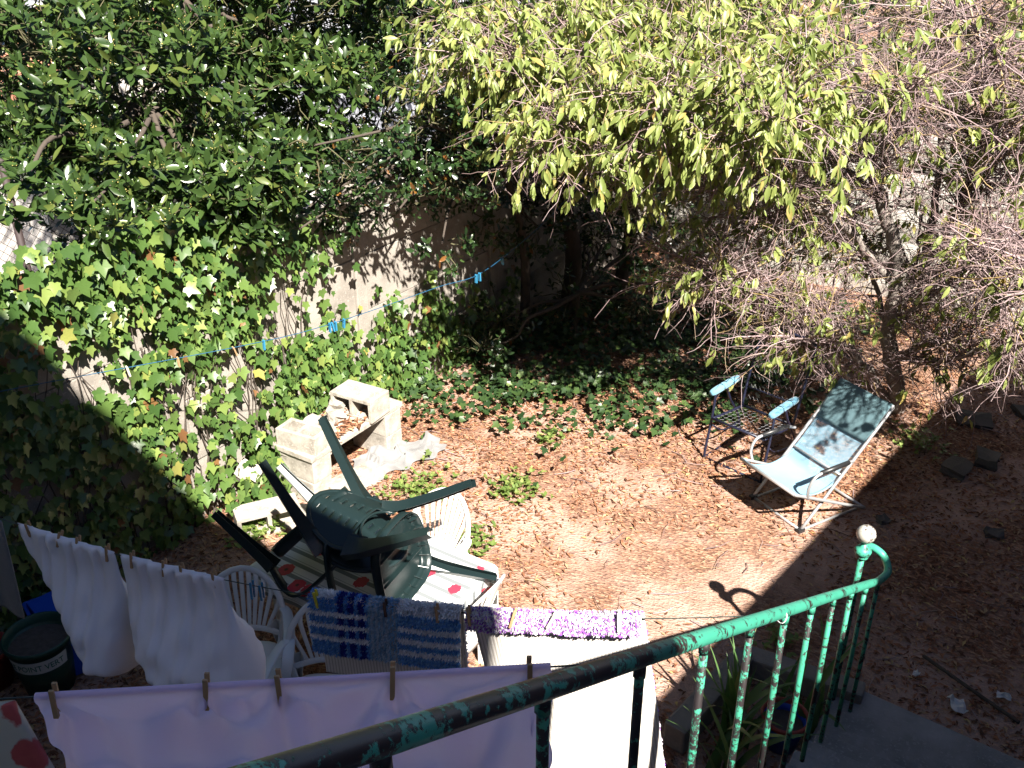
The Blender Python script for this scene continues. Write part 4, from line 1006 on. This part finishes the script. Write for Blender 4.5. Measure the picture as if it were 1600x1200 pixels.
        rg = [(s_*.212, -.19, .56), (s_*.215, -.195, .47), (s_*.222, -.225, .36), (s_*.235, -.285, .18), (s_*.247, -.352, 0)]
        out.append(('leg', MB().sweep(smooth_path(rg, 4), chan_prof(lambda t: .046 + .080 * (1 - t) ** 2, lambda t: .062 - .022 * t), Vector((-s_*.5, .85, 0))).mesh('leg', m_), 0))
    return out
RA = ((-.171, .192, -.966), (.985, .017, -.171), (-.016, -.981, -.192)); RB = ((.077, -.665, .743), (-.996, -.024, .082), (-.036, -.746, -.665))
monobloc('plastic_armchair', 'dark green plastic armchair tipped forward on the table, back uppermost', 'green_plastic', 'shell', 'dark green chairs on the table', (-2.563, 3.451, 1.045), mat3=RA)
monobloc('plastic_armchair', 'dark green plastic armchair upturned on the table, legs pointing up left', 'green_plastic', 'shell', 'dark green chairs on the table', (-3.894, 3.278, 1.31), mat3=RB)
monobloc('plastic_armchair', 'white plastic armchair between the right pillow and the table', 'white_plastic', 'slat', 'white chairs around the table', (-3.55, 2.62, 0), R(310 - 90))
monobloc('plastic_armchair', 'white plastic armchair mostly hidden behind the blue rug', 'white_plastic', 'slat', 'white chairs around the table', (-2.98, 2.68, 0), R(300 - 90))
monobloc('plastic_armchair', 'sunlit white plastic armchair at the right end of the table', 'white_plastic', 'slat', 'white chairs around the table', (-2.79, 3.56, 0), R(92))
monobloc('plastic_armchair', 'white plastic armchair on the far side of the table, behind the green one', 'white_plastic', 'slat', 'white chairs around the table', (-3.24, 3.86, 0), R(176))

# ---------------------------------------------------------------- table with striped poppy cloth
tx0, tx1, ty0, ty1 = -3.88, -2.66, 3.05, 3.86
tbl = empty('garden_table', ((tx0+tx1)/2, (ty0+ty1)/2, 0), 'white plastic garden table under the striped cloth', 'table')
off(MB().box(tx0, tx1, ty0, ty1, .69, .715), tbl).build('tabletop', M['white_plastic'], tbl, bevel=.008)
for x in (tx0 + .09, tx1 - .03):
    for y in (ty0 + .09, ty1 - .09): off(MB().sweep([(x, y, 0), (x, y, .35), (x, y, .69)], rect_prof(lambda t: .045 + .02 * t, .05), (0, 1, 0)), tbl).build('leg', M['white_plastic'], tbl)
b = NB('striped_poppy_cloth'); u, vv = b.uv(); v = b.node('ShaderNodeTexCoord').outputs['UV']
fr_ = b.math('FRACT', b.math('MULTIPLY', vv, 11)); stripe = b.ramp(fr_, [(0, (.19, .205, .215)), (.30, (.70, .70, .70)), (.42, (.40, .42, .43)), (.48, (.72, .72, .72)), (.95, (.72, .72, .72)), (.97, (.19, .205, .215))], 'CONSTANT')
mp = b.node('ShaderNodeMapping'); mp.inputs['Scale'].default_value = (9, 5.2, 1); b.l(v, mp.inputs[0])
vo = b.node('ShaderNodeTexVoronoi'); vo.inputs['Scale'].default_value = 1; b.l(mp.outputs[0], vo.inputs['Vector'])
dd = b.math('ADD', vo.outputs['Distance'], b.math('MULTIPLY', b.noise(mp.outputs[0], 6, 3), .22)); pm_ = b.ramp(dd, [(.38, (1,)*3), (.395, (0,)*3)])
ctr = b.ramp(vo.outputs['Distance'], [(.05, (.05, .01, .02)), (.09, (.55, .03, .06))])
b.col(b.mix(pm_, stripe, ctr)); b.rough(.6); M['tablecloth'] = b.m
def tcloth(s, t):
    m = .13; x = tx0 - m + (tx1 - tx0 + 2*m) * s; y = ty0 - m + (ty1 - ty0 + 2*m) * t
    cx, cy = min(max(x, tx0), tx1), min(max(y, ty0), ty1); dx, dy = x - cx, y - cy; d = math.hypot(dx, dy)
    z_ = .7195 + .0015 * math.sin(x * 9) * math.sin(y * 7)
    if d > 1e-6:
        wv = .02 * math.sin((x if abs(dy) > abs(dx) else y) * 13) * min(1, d / .1)
        q = min(d, .012); nx, ny = dx / d, dy / d; return (cx + nx * (q + .012 + wv * .6 + .006), cy + ny * (q + .012 + wv * .6 + .006), z_ - max(0, d - .012) * .97 - .002)
    return (x, y, z_)
o = cloth_grid(tcloth, 90, 60, M['tablecloth'], 'tablecloth', loc=((tx0+tx1)/2, (ty0+ty1)/2, .7)); tag(o, 'grey and white striped tablecloth with red poppies', 'tablecloth')

# ---------------------------------------------------------------- folding deckchair
dc = empty('deckchair', (-1.68, 6.37, 0), 'pale blue sling deckchair with light metal frame under the tree', 'chair')
dc.rotation_euler = (0, 0, math.atan2(-.23, .45))          # local x across, y backwards, z up
W = .262
def T(p, r=.0125, mat='alu', name='tube', parent=dc, k=5, n=9):
    return MB().tube(smooth_path(p, k) if len(p) > 2 else p, r, n).build(name, M[mat], parent, True)
for s_ in (-1, 1):
    T([(s_*W, 0, .02), (s_*W, .40, .445), (s_*W, .80, .875)], .0135, name='back_rail')
    T([(s_*(W+.03), -.16, .41), (s_*(W+.03), .2, .235), (s_*(W+.03), .66, .015)], .0125, name='seat_rail')
    T([(s_*(W-.005), .01, .012), (s_*(W-.005), .35, .011), (s_*(W+.0), .60, .012)], .011, name='base_rail')
    ar = T([(s_*(W+.035), -.02, .33), (s_*(W+.05), -.045, .44), (s_*(W+.055), .0, .525), (s_*(W+.055), .10, .545), (s_*(W+.055), .30, .55), (s_*(W+.035), .40, .53)], .012, name='armrest')
    MB().tube([(s_*(W+.055), .06, .546), (s_*(W+.055), .34, .55)], .0185, 10).build('arm_grip', M['blackplastic'], ar, True)
    off0(MB().box(s_*W - .02, s_*W + .02, -.035, .03, 0, .035), (0, 0, 0)).build('foot_cap', M['blackplastic'], dc, bevel=.006)
T([(-W-.03, -.16, .41), (W+.03, -.16, .41)], .0135, name='seat_bar'); T([(-W, .80, .875), (W, .80, .875)], .0135, name='top_bar')
T([(-W, 0, .014), (W, 0, .014)], .0115, name='base_bar'); T([(-W-.03, .66, .015), (W+.03, .66, .015)], .0115, name='rear_bar')
T([(-W, .36, .395), (W, .36, .395)], .009, name='brace')
sl = smooth_path([(0, -.163, .424), (0, -.05, .345), (0, .16, .30), (0, .36, .375), (0, .58, .61), (0, .80, .887)], 10)
def sling_f(s, t, wd=W - .012, lift=.0):
    k = t * (len(sl) - 1); i = min(int(k), len(sl) - 2); f_ = k - i; p = Vector(sl[i]) * (1 - f_) + Vector(sl[i+1]) * f_
    x = (s - .5) * 2; return (x * wd, p.y + .0 - lift * .7, p.z - .012 * (1 - x * x) * math.sin(t * math.pi) + lift * .7)
o = cloth_grid(lambda s, t: sling_f(s, t), 20, 60, M['sling'], 'sling', dc, .002)
cloth_grid(lambda s, t: sling_f(s, .80 + .20 * t, W - .004, .012 + .018 * math.sin(t * math.pi)), 20, 14, M['sling_hem'], 'head_pillow', dc, .01)
for s_ in (0, 1): cloth_grid(lambda s, t: sling_f((s * .045 if s_ == 0 else 1 - s * .045), t, W - .008, .004), 3, 60, M['sling'], 'sling_hem', dc, .003)

# ---------------------------------------------------------------- blue steel armchair without its cushions
ac = empty('steel_armchair', (-2.16, 7.06, 0), 'dark blue tubular steel armchair frame with bare springs and blue armpads', 'chair')
ac.rotation_euler = (0, 0, math.atan2(-.2, .98))
def A(p, r=.0115, mat='navy', name='tube', parent=ac, k=5): return T(p, r, mat, name, parent, k)
AW = .28
for s_ in (-1, 1):
    A([(s_*AW, -.20, .61), (s_*AW, -.22, .38), (s_*AW, -.27, .12), (s_*AW, -.28, .015)], name='front_leg')
    A([(s_*AW, -.28, .013), (s_*AW, .0, .013), (s_*AW, .28, .013)], name='floor_rail')
    A([(s_*AW, .28, .015), (s_*AW, .20, .25), (s_*AW, .05, .45), (s_*AW, -.03, .60)], name='rear_leg')
    A([(s_*(AW-.03), -.26, .40), (s_*(AW-.03), .0, .365), (s_*(AW-.03), .22, .34)], name='seat_rail')
    A([(s_*(AW-.03), .20, .34), (s_*(AW-.025), .27, .62), (s_*(AW-.03), .40, 1.02)], name='back_rail')
    A([(s_*AW, -.20, .30), (s_*(AW-.02), -.05, .20), (s_*AW, .22, .16)], .007, name='stay')
    pad = MB().sweep(smooth_path([(s_*AW, -.27, .632), (s_*AW, -.08, .638), (s_*AW, .14, .636)], 5), rect_prof(lambda t: .062 * (1 - .35 * (2*t - 1) ** 6), lambda t: .05 * (1 - .3 * (2*t - 1) ** 6)), (0, 0, 1)).build('armpad', M['armpad'], ac, True)
    for y in (-.12, .02): MB().tube([(s_*AW + .036 * math.cos(a), y, .636 + .03 * math.sin(a)) for a in np.linspace(0, 6.28, 14)], .003, 5, False).build('strap', M['blackplastic'], pad)
A([(-AW+.03, -.26, .40), (AW-.03, -.26, .40)], name='front_bar'); A([(-AW+.03, .22, .34), (AW-.03, .22, .34)], name='rear_bar')
A([(-AW+.03, .40, 1.02), (-.15, .41, 1.05), (.15, .41, 1.05), (AW-.03, .40, 1.02)], name='top_bar'); A([(-AW, -.28, .013), (AW, -.28, .013)], name='floor_bar'); A([(-AW+.03, .25, .52), (AW-.03, .25, .52)], .008, name='lumbar_bar')
for k in range(7):
    y = -.2 + k * .062; z_ = .392 - .05 * (k / 6)
    MB().tube([(-.245 + .49 * t, y + .014 * (1 if j % 2 else -1), z_ - .012 * math.sin(math.pi * t)) for j, t in enumerate(np.linspace(0, 1, 25))], .0016, 4).build('spring', M['dull_wire'], ac)
for k in range(6):
    q = .12 + k * .15; y = .22 + .16 * q; z_ = .36 + .62 * q
    MB().tube([(-.24 + .48 * t, y - .01 * math.sin(math.pi * t), z_ + .016 * (1 if j % 2 else -1)) for j, t in enumerate(np.linspace(0, 1, 23))], .0016, 4).build('spring', M['dull_wire'], ac)

# ---------------------------------------------------------------- block bench with a plank, litter on it
def hollow(name, label, sx, sy, sz, loc, rot, cat='block'):
    mb = MB(); w_ = .032; ins = .001
    mb.box(-sx/2, sx/2, -sy/2, -sy/2 + w_, 0, sz); mb.box(-sx/2, sx/2, sy/2 - w_, sy/2, 0, sz)
    for c in (-sx/2, -w_/2, sx/2 - w_): mb.box(c, c + w_, -sy/2 + w_, sy/2 - w_, ins, sz - ins)
    o = mb.build(name, M['block'], None, bevel=.004, loc=loc); o.rotation_euler = rot; return tag(o, label, cat, 'concrete blocks of the bench')
hp = R(90)
hollow('concrete_block', 'hollow concrete block on top of the bench, right end', .42, .20, .26, (-4.98, 5.40, .54), (hp, 0, R(4)))
hollow('concrete_block', 'hollow concrete block at the left end of the bench top', .38, .20, .24, (-4.98, 4.60, .60), (R(180), 0, R(6)))
for i, (x, y, z_, lb) in enumerate(((-4.98, 5.46, 0, 'lower concrete block in the right pier of the bench'), (-4.98, 5.455, .202, 'upper concrete block in the right pier of the bench'), (-4.99, 4.58, 0, 'lower concrete block in the left pier of the bench'), (-4.985, 4.59, .202, 'upper concrete block in the left pier of the bench'))):
    o = MB().box(-.2, .2, -.1, .1, 0, .2).build('concrete_block', M['block'], None, bevel=.006, loc=(x, y, z_)); o.rotation_euler = (0, 0, R(rng.uniform(-3, 3))); tag(o, lb, 'block', 'concrete blocks of the bench')
bs = empty('bench_slab', (-5.0, 5.03, .404), 'pale concrete slab bridging the two block piers', 'slab')
MB().box(-.22, .22, -.56, .56, 0, .045).build('slab', M['block'], bs, bevel=.006)
hollow('concrete_block', 'hollow concrete block lying low at the foot of the ivy', .48, .2, .2, (-4.98, 4.12, .1), (hp, 0, R(58)))
o = MB().box(-.25, .25, -.1, .1, 0, .07).build('concrete_block', M['block'], None, bevel=.006, loc=(-4.62, 4.42, .0)); o.rotation_euler = (0, 0, R(40)); tag(o, 'flat broken concrete piece on the ground before the bench', 'block')
o = MB().box(-.24, .24, -.1, .1, 0, .11).build('concrete_block', M['block'], None, bevel=.006, loc=(-4.72, 4.86, .0)); o.rotation_euler = (0, 0, R(80)); tag(o, 'half buried concrete block under the bench slab', 'block')
for i, (x, y, z_, s_, lb) in enumerate(((-5.16, 5.18, .47, .12, 'broken concrete lump on the bench slab beside the hollow block'), (-5.02, 5.02, .46, .10, 'small broken tile piece in the middle of the bench slab'), (-5.15, 4.86, .45, .09, 'smaller concrete lump left on the bench slab'), (-4.95, 4.84, .455, .09, 'grey rubble lump at the front of the bench slab'), (-5.2, 4.2, .28, .12, 'rubble lump at the foot of the ivy wall'))):
    me = rough_block(s_ * 1.5, s_ * 1.1, s_ * .8, 40 + i); me.materials.clear(); me.materials.append(M['block']); o = link('rubble', me, None, (x, y, z_ + s_ * .3)); o.rotation_euler = (rng.uniform(-.4, .4), rng.uniform(-.4, .4), rng.uniform(0, 3)); tag(o, lb, 'rubble', 'rubble on the bench')
n = 420; P = np.stack([rng.uniform(-5.2, -4.8, n), rng.uniform(4.72, 5.3, n), rng.uniform(.452, .475, n)], 1); az = rng.uniform(0, 6.3, n)
V, F = scatter(tv, tf, P, orient(np.stack([np.cos(az), np.sin(az), rng.normal(0, .2, n)], 1), np.stack([rng.normal(0, .4, n), rng.normal(0, .4, n), np.ones(n)], 1)), rng.uniform(.04, .08, n))
o = link('bench_leaves', mesh('bench_leaves', V, F, M['litter']), kind='stuff'); tag(o, 'dry leaves heaped on the bench slab', 'leaves')

# crumpled rag
rk = np.random.default_rng(5); RF = [(rk.uniform(0, 6.28), rk.uniform(4, 16), rk.uniform(0, 6.28), rk.uniform(.012, .034)) for _ in range(9)]
def rag(s, t):
    x, y = (s - .5) * .42, (t - .5) * .80; a = R(-24); taper = 1 - .45 * t
    px2, py2 = x * taper * math.cos(a) - y * math.sin(a), x * taper * math.sin(a) + y * math.cos(a)
    z_ = sum(am * (1 - abs(math.sin(.5 * (fr * (math.cos(an) * s + math.sin(an) * 1.7 * t) + ph + .8 * math.sin(5 * t + 3 * s))))) ** 1.6 for an, fr, ph, am in RF)
    e = min(s, 1 - s, t, 1 - t); return (-4.66 + px2 + .035 * math.sin(t * 19), 5.40 + py2 + .03 * math.sin(s * 13), .018 + z_ * 1.25 * min(1, .15 + e * 6))
o = cloth_grid(rag, 110, 150, M['rag'], 'crumpled_cloth', loc=(-4.6, 5.38, 0)); tag(o, 'crumpled pale grey rag lying on the leaves by the bench', 'cloth')

# ---------------------------------------------------------------- pots at the lower left
gp = empty('flower_pot', (-4.82, 2.16, 0), 'large dark green plastic pot with white label band', 'pot')
gp['group'] = 'pots in the left corner'
MB().lathe([(0, .01), (.135, .01), (.14, 0), (.165, .2), (.185, .37), (.20, .372), (.203, .40), (.197, .412), (.188, .405), (.178, .35)], 40).build('shell', M['green_pot'], gp, True)
MB().lathe([(.0, .33), (.08, .335), (.18, .325)], 24).build('soil', M['peat'], gp, True)
a0, a1 = R(-112), R(18); rr_ = lambda z_: .140 + (.185 - .14) * z_ / .37 + .002
band = MB(); na = 28
V = [(rr_(z_) * math.cos(a), rr_(z_) * math.sin(a), z_) for z_ in (.24, .335) for a in np.linspace(a0, a1, na)]
band.add(V, [(i, i + 1, na + i + 1, na + i) for i in range(na - 1)]).build('label_band', M['white_label'], gp, True)
fc = bpy.data.curves.new('lettering', 'FONT'); fc.body = 'LE POINT VERT'; fc.size = .062; fc.align_x = 'CENTER'; fc.extrude = .0004; fo = bpy.data.objects.new('tmp', fc); COL.objects.link(fo)
bpy.context.view_layer.update(); me = bpy.data.meshes.new_from_object(fo.evaluated_get(bpy.context.evaluated_depsgraph_get())); bpy.data.objects.remove(fo)
for v in me.vertices:
    z_ = .265 + v.co.y; r_ = rr_(z_) + .0015 + v.co.z; a = (a0 + a1) / 2 + R(2) + v.co.x * .80 / r_; v.co = (r_ * math.cos(a), r_ * math.sin(a), z_)
me.materials.clear(); me.materials.append(M['label_green']); me.name = 'lettering'; link('lettering', me, gp)
rp = empty('flower_pot', (-5.12, 1.98, 0), 'small red pot behind the large green pot', 'pot', 'pots in the left corner')
MB().lathe([(0, .01), (.09, .01), (.10, 0), (.13, .24), (.145, .24), (.148, .28), (.135, .28), (.128, .22)], 28).build('shell', M['red_pot'], rp, True); MB().lathe([(0, .235), (.12, .23)], 16).build('soil', M['peat'], rp)
bt = empty('plastic_tub', (-4.93, 2.44, 0), 'bright blue rectangular plastic tub beside the ivy wall', 'tub'); bt.rotation_euler = (0, 0, R(-20))
bo = [(-.24, -.17, .02), (.24, -.17, .02), (.24, .17, .02), (-.24, .17, .02), (-.28, -.21, .30), (.28, -.21, .30), (.28, .21, .30), (-.28, .21, .30)]
o = MB().add(bo, [(0, 3, 2, 1), (0, 1, 5, 4), (1, 2, 6, 5), (2, 3, 7, 6), (3, 0, 4, 7)]).build('shell', M['blue_plastic'], bt); md = o.modifiers.new('thickness', 'SOLIDIFY'); md.thickness = .004
MB().sweep([(-.285, -.215, .30), (.285, -.215, .30), (.285, .215, .30), (-.285, .215, .30), (-.285, -.215, .30)], rect_prof(.022, .016), (0, 0, 1)).build('rim', M['blue_plastic'], bt)
lid = MB().box(-.27, .27, -.19, .19, .0, .022).build('lid', M['blue_plastic'], bt, bevel=.008, loc=(0, .02, .31)); lid.rotation_euler = (.06, .04, .12)

# ---------------------------------------------------------------- bed edging, blue pot and irises by the stair foot
e1 = MB().box(-.42, .42, -.07, .07, 0, .17).build('bed_edging', M['timber'], None, bevel=.015, loc=(-1.33, 4.20, 0)); e1.rotation_euler = (0, .03, R(83)); tag(e1, 'old grey edging beam running from the corner towards the viewer', 'beam', 'bed edging beams')
e2 = MB().box(-.36, .36, -.065, .065, 0, .16).build('bed_edging', M['timber'], None, bevel=.015, loc=(-.92, 4.66, 0)); e2.rotation_euler = (0, -.03, R(4)); tag(e2, 'old grey edging beam running towards the stair foot slab', 'beam', 'bed edging beams')
bp = empty('flower_pot', (-.88, 4.18, 0), 'blue pot with a red rim among the iris leaves', 'pot')
MB().lathe([(0, .01), (.08, .01), (.085, 0), (.12, .18), (.128, .2), (.118, .2), (.112, .16)], 28).build('shell', M['blue_plastic'], bp, True); MB().lathe([(.122, .195), (.135, .2), (.137, .225), (.122, .228), (.118, .2)], 28).build('rim', M['red_pot'], bp, True); MB().lathe([(0, .16), (.11, .155)], 16).build('soil', M['peat'], bp)
for x, y, k, lb in ((-1.12, 4.02, 24, 'iris clump with long sword leaves between the railing bars'), (-.80, 4.36, 13, 'iris clump leaning over the slab by the stair foot'), (-1.02, 3.72, 14, 'iris clump lowest in the picture behind the railing')):
    ir = empty('iris_plant', (x, y, 0), lb, 'plant', 'iris plants')
    for j in range(k):
        a = rng.uniform(0, 6.28); L_ = rng.uniform(.4, .75); lean = rng.uniform(.15, .8); w_ = rng.uniform(.032, .05); bx_, by_ = rng.normal(0, .05, 2)
        pts = [(bx_ + math.cos(a) * lean * L_ * t ** 1.8, by_ + math.sin(a) * lean * L_ * t ** 1.8, L_ * (t - .35 * lean * t ** 3)) for t in np.linspace(0, 1, 9)]
        sd = Vector((-math.sin(a + .6), math.cos(a + .6), 0)); V = []
        for i, p in enumerate(pts):
            q = w_ / 2 * (1 - (i / 8) ** 3 * .97); V += [Vector(p) - sd * q, Vector(p) + Vector((math.cos(a), math.sin(a), 0)) * .004, Vector(p) + sd * q]
        MB().add(V, [(i*3 + c, i*3 + c + 1, i*3 + c + 4, i*3 + c + 3) for i in range(8) for c in (0, 1)]).build('leaf', M['iris'], ir, True)

# ---------------------------------------------------------------- weeds, stones, scraps
wt = leaf_template(1, .55, .1, .15)
for x, y, r_, k, lb in ((-4.25, 5.05, .24, 90, 'low green weeds growing before the crumpled rag'), (-3.58, 5.5, .20, 70, 'low green weeds on the sunny leaf floor, farthest right'), (-3.45, 4.72, .16, 50, 'low green weeds close behind the far white chair'), (-4.9, 3.95, .22, 70, 'low green weeds under the upturned chair legs'), (-3.75, 6.35, .14, 30, 'small seedling patch near the ground ivy'), (-1.18, 4.95, .12, 34, 'small weeds at the shadow edge beside the railing'), (-.98, 8.1, .26, 60, 'grassy weeds behind the deckchair')):
    we = empty('weed_patch', (x, y, 0), lb, 'plant', 'weed patches'); q = rng.normal(0, r_ * .5, (k, 2)); a = rng.uniform(0, 6.28, k * 4)
    Pw = np.repeat(np.concatenate([q, rng.uniform(.02, .10, (k, 1))], 1), 4, 0)
    V, F = scatter(wt[0], wt[1], Pw, orient(np.stack([np.cos(a), np.sin(a), rng.uniform(.1, .9, len(a))], 1), np.stack([0*a, 0*a, 1 + 0*a], 1)), rng.uniform(.025, .055, len(a))); link('foliage', mesh('foliage', V, F, M['weed'], True), we, kind='stuff')
    tb = Tubes()
    for p in Pw[::4]: tb.add([(p[0] * .9, p[1] * .9, 0), tuple(p)], .0015, 3)
    link('stems', tb.mesh('stems', M['weed']), we, kind='stuff')
for i, (x, y, s_, fl_, lb) in enumerate(((-.66, 8.79, .22, .3, 'flat grey stone in the shade behind the deckchair'), (-.44, 8.1, .18, .5, 'pale broken stone in the shade at the right'), (-.62, 7.82, .2, .35, 'grey slab fragment in the shade nearest the deckchair'), (-.3, 9.2, .14, .4, 'small pale stone farthest right in the shade'), (-.95, 6.72, .06, .8, 'fist sized stone at the shadow edge beside the deckchair'), (-.2, 7.0, .09, .6, 'small stone alone in the dark shade at the right'))):
    me = rough_block(s_ * 1.4, s_, s_ * fl_, 70 + i); me.materials.clear(); me.materials.append(M['mortar']); o = link('stone', me, None, (x, y, s_ * fl_ * .45)); o.rotation_euler = (.1, .05, rng.uniform(0, 3)); tag(o, lb, 'stone', 'loose stones in the shade')
for i, (x, y, s_, lb) in enumerate(((-.08, 5.02, .075, 'crumpled white paper scrap beyond the slab, left one'), (.14, 5.25, .05, 'crumpled white paper scrap beyond the slab, right one'), (-.35, 5.15, .035, 'tiny pale scrap in the dark near the slab'))):
    r_ = np.random.default_rng(90 + i); V = np.array([((a - 2) * s_ / 2.5, (c - 2) * s_ / 3.5, .02 + abs(r_.normal(0, .016))) for c in range(5) for a in range(5)]); V[:, :2] += r_.normal(0, s_ * .04, (25, 2))
    o = link('paper_scrap', mesh('paper_scrap', V, [(c*5+a, c*5+a+1, c*5+a+6, c*5+a+5) for c in range(4) for a in range(4)], M['paper']), None, (x, y, 0)); o.rotation_euler = (0, 0, r_.uniform(0, 3)); md = o.modifiers.new('thickness', 'SOLIDIFY'); md.thickness = .001; tag(o, lb, 'scrap', 'paper scraps')
o = MB().tube(smooth_path([(-.35, 5.35, .02), (-.05, 5.2, .03), (.25, 5.08, .02)], 5), .012, 6).build('fallen_stick', M['darkbark'], None, True); tag(o, 'dark fallen stick lying in the shade beyond the slab', 'stick')
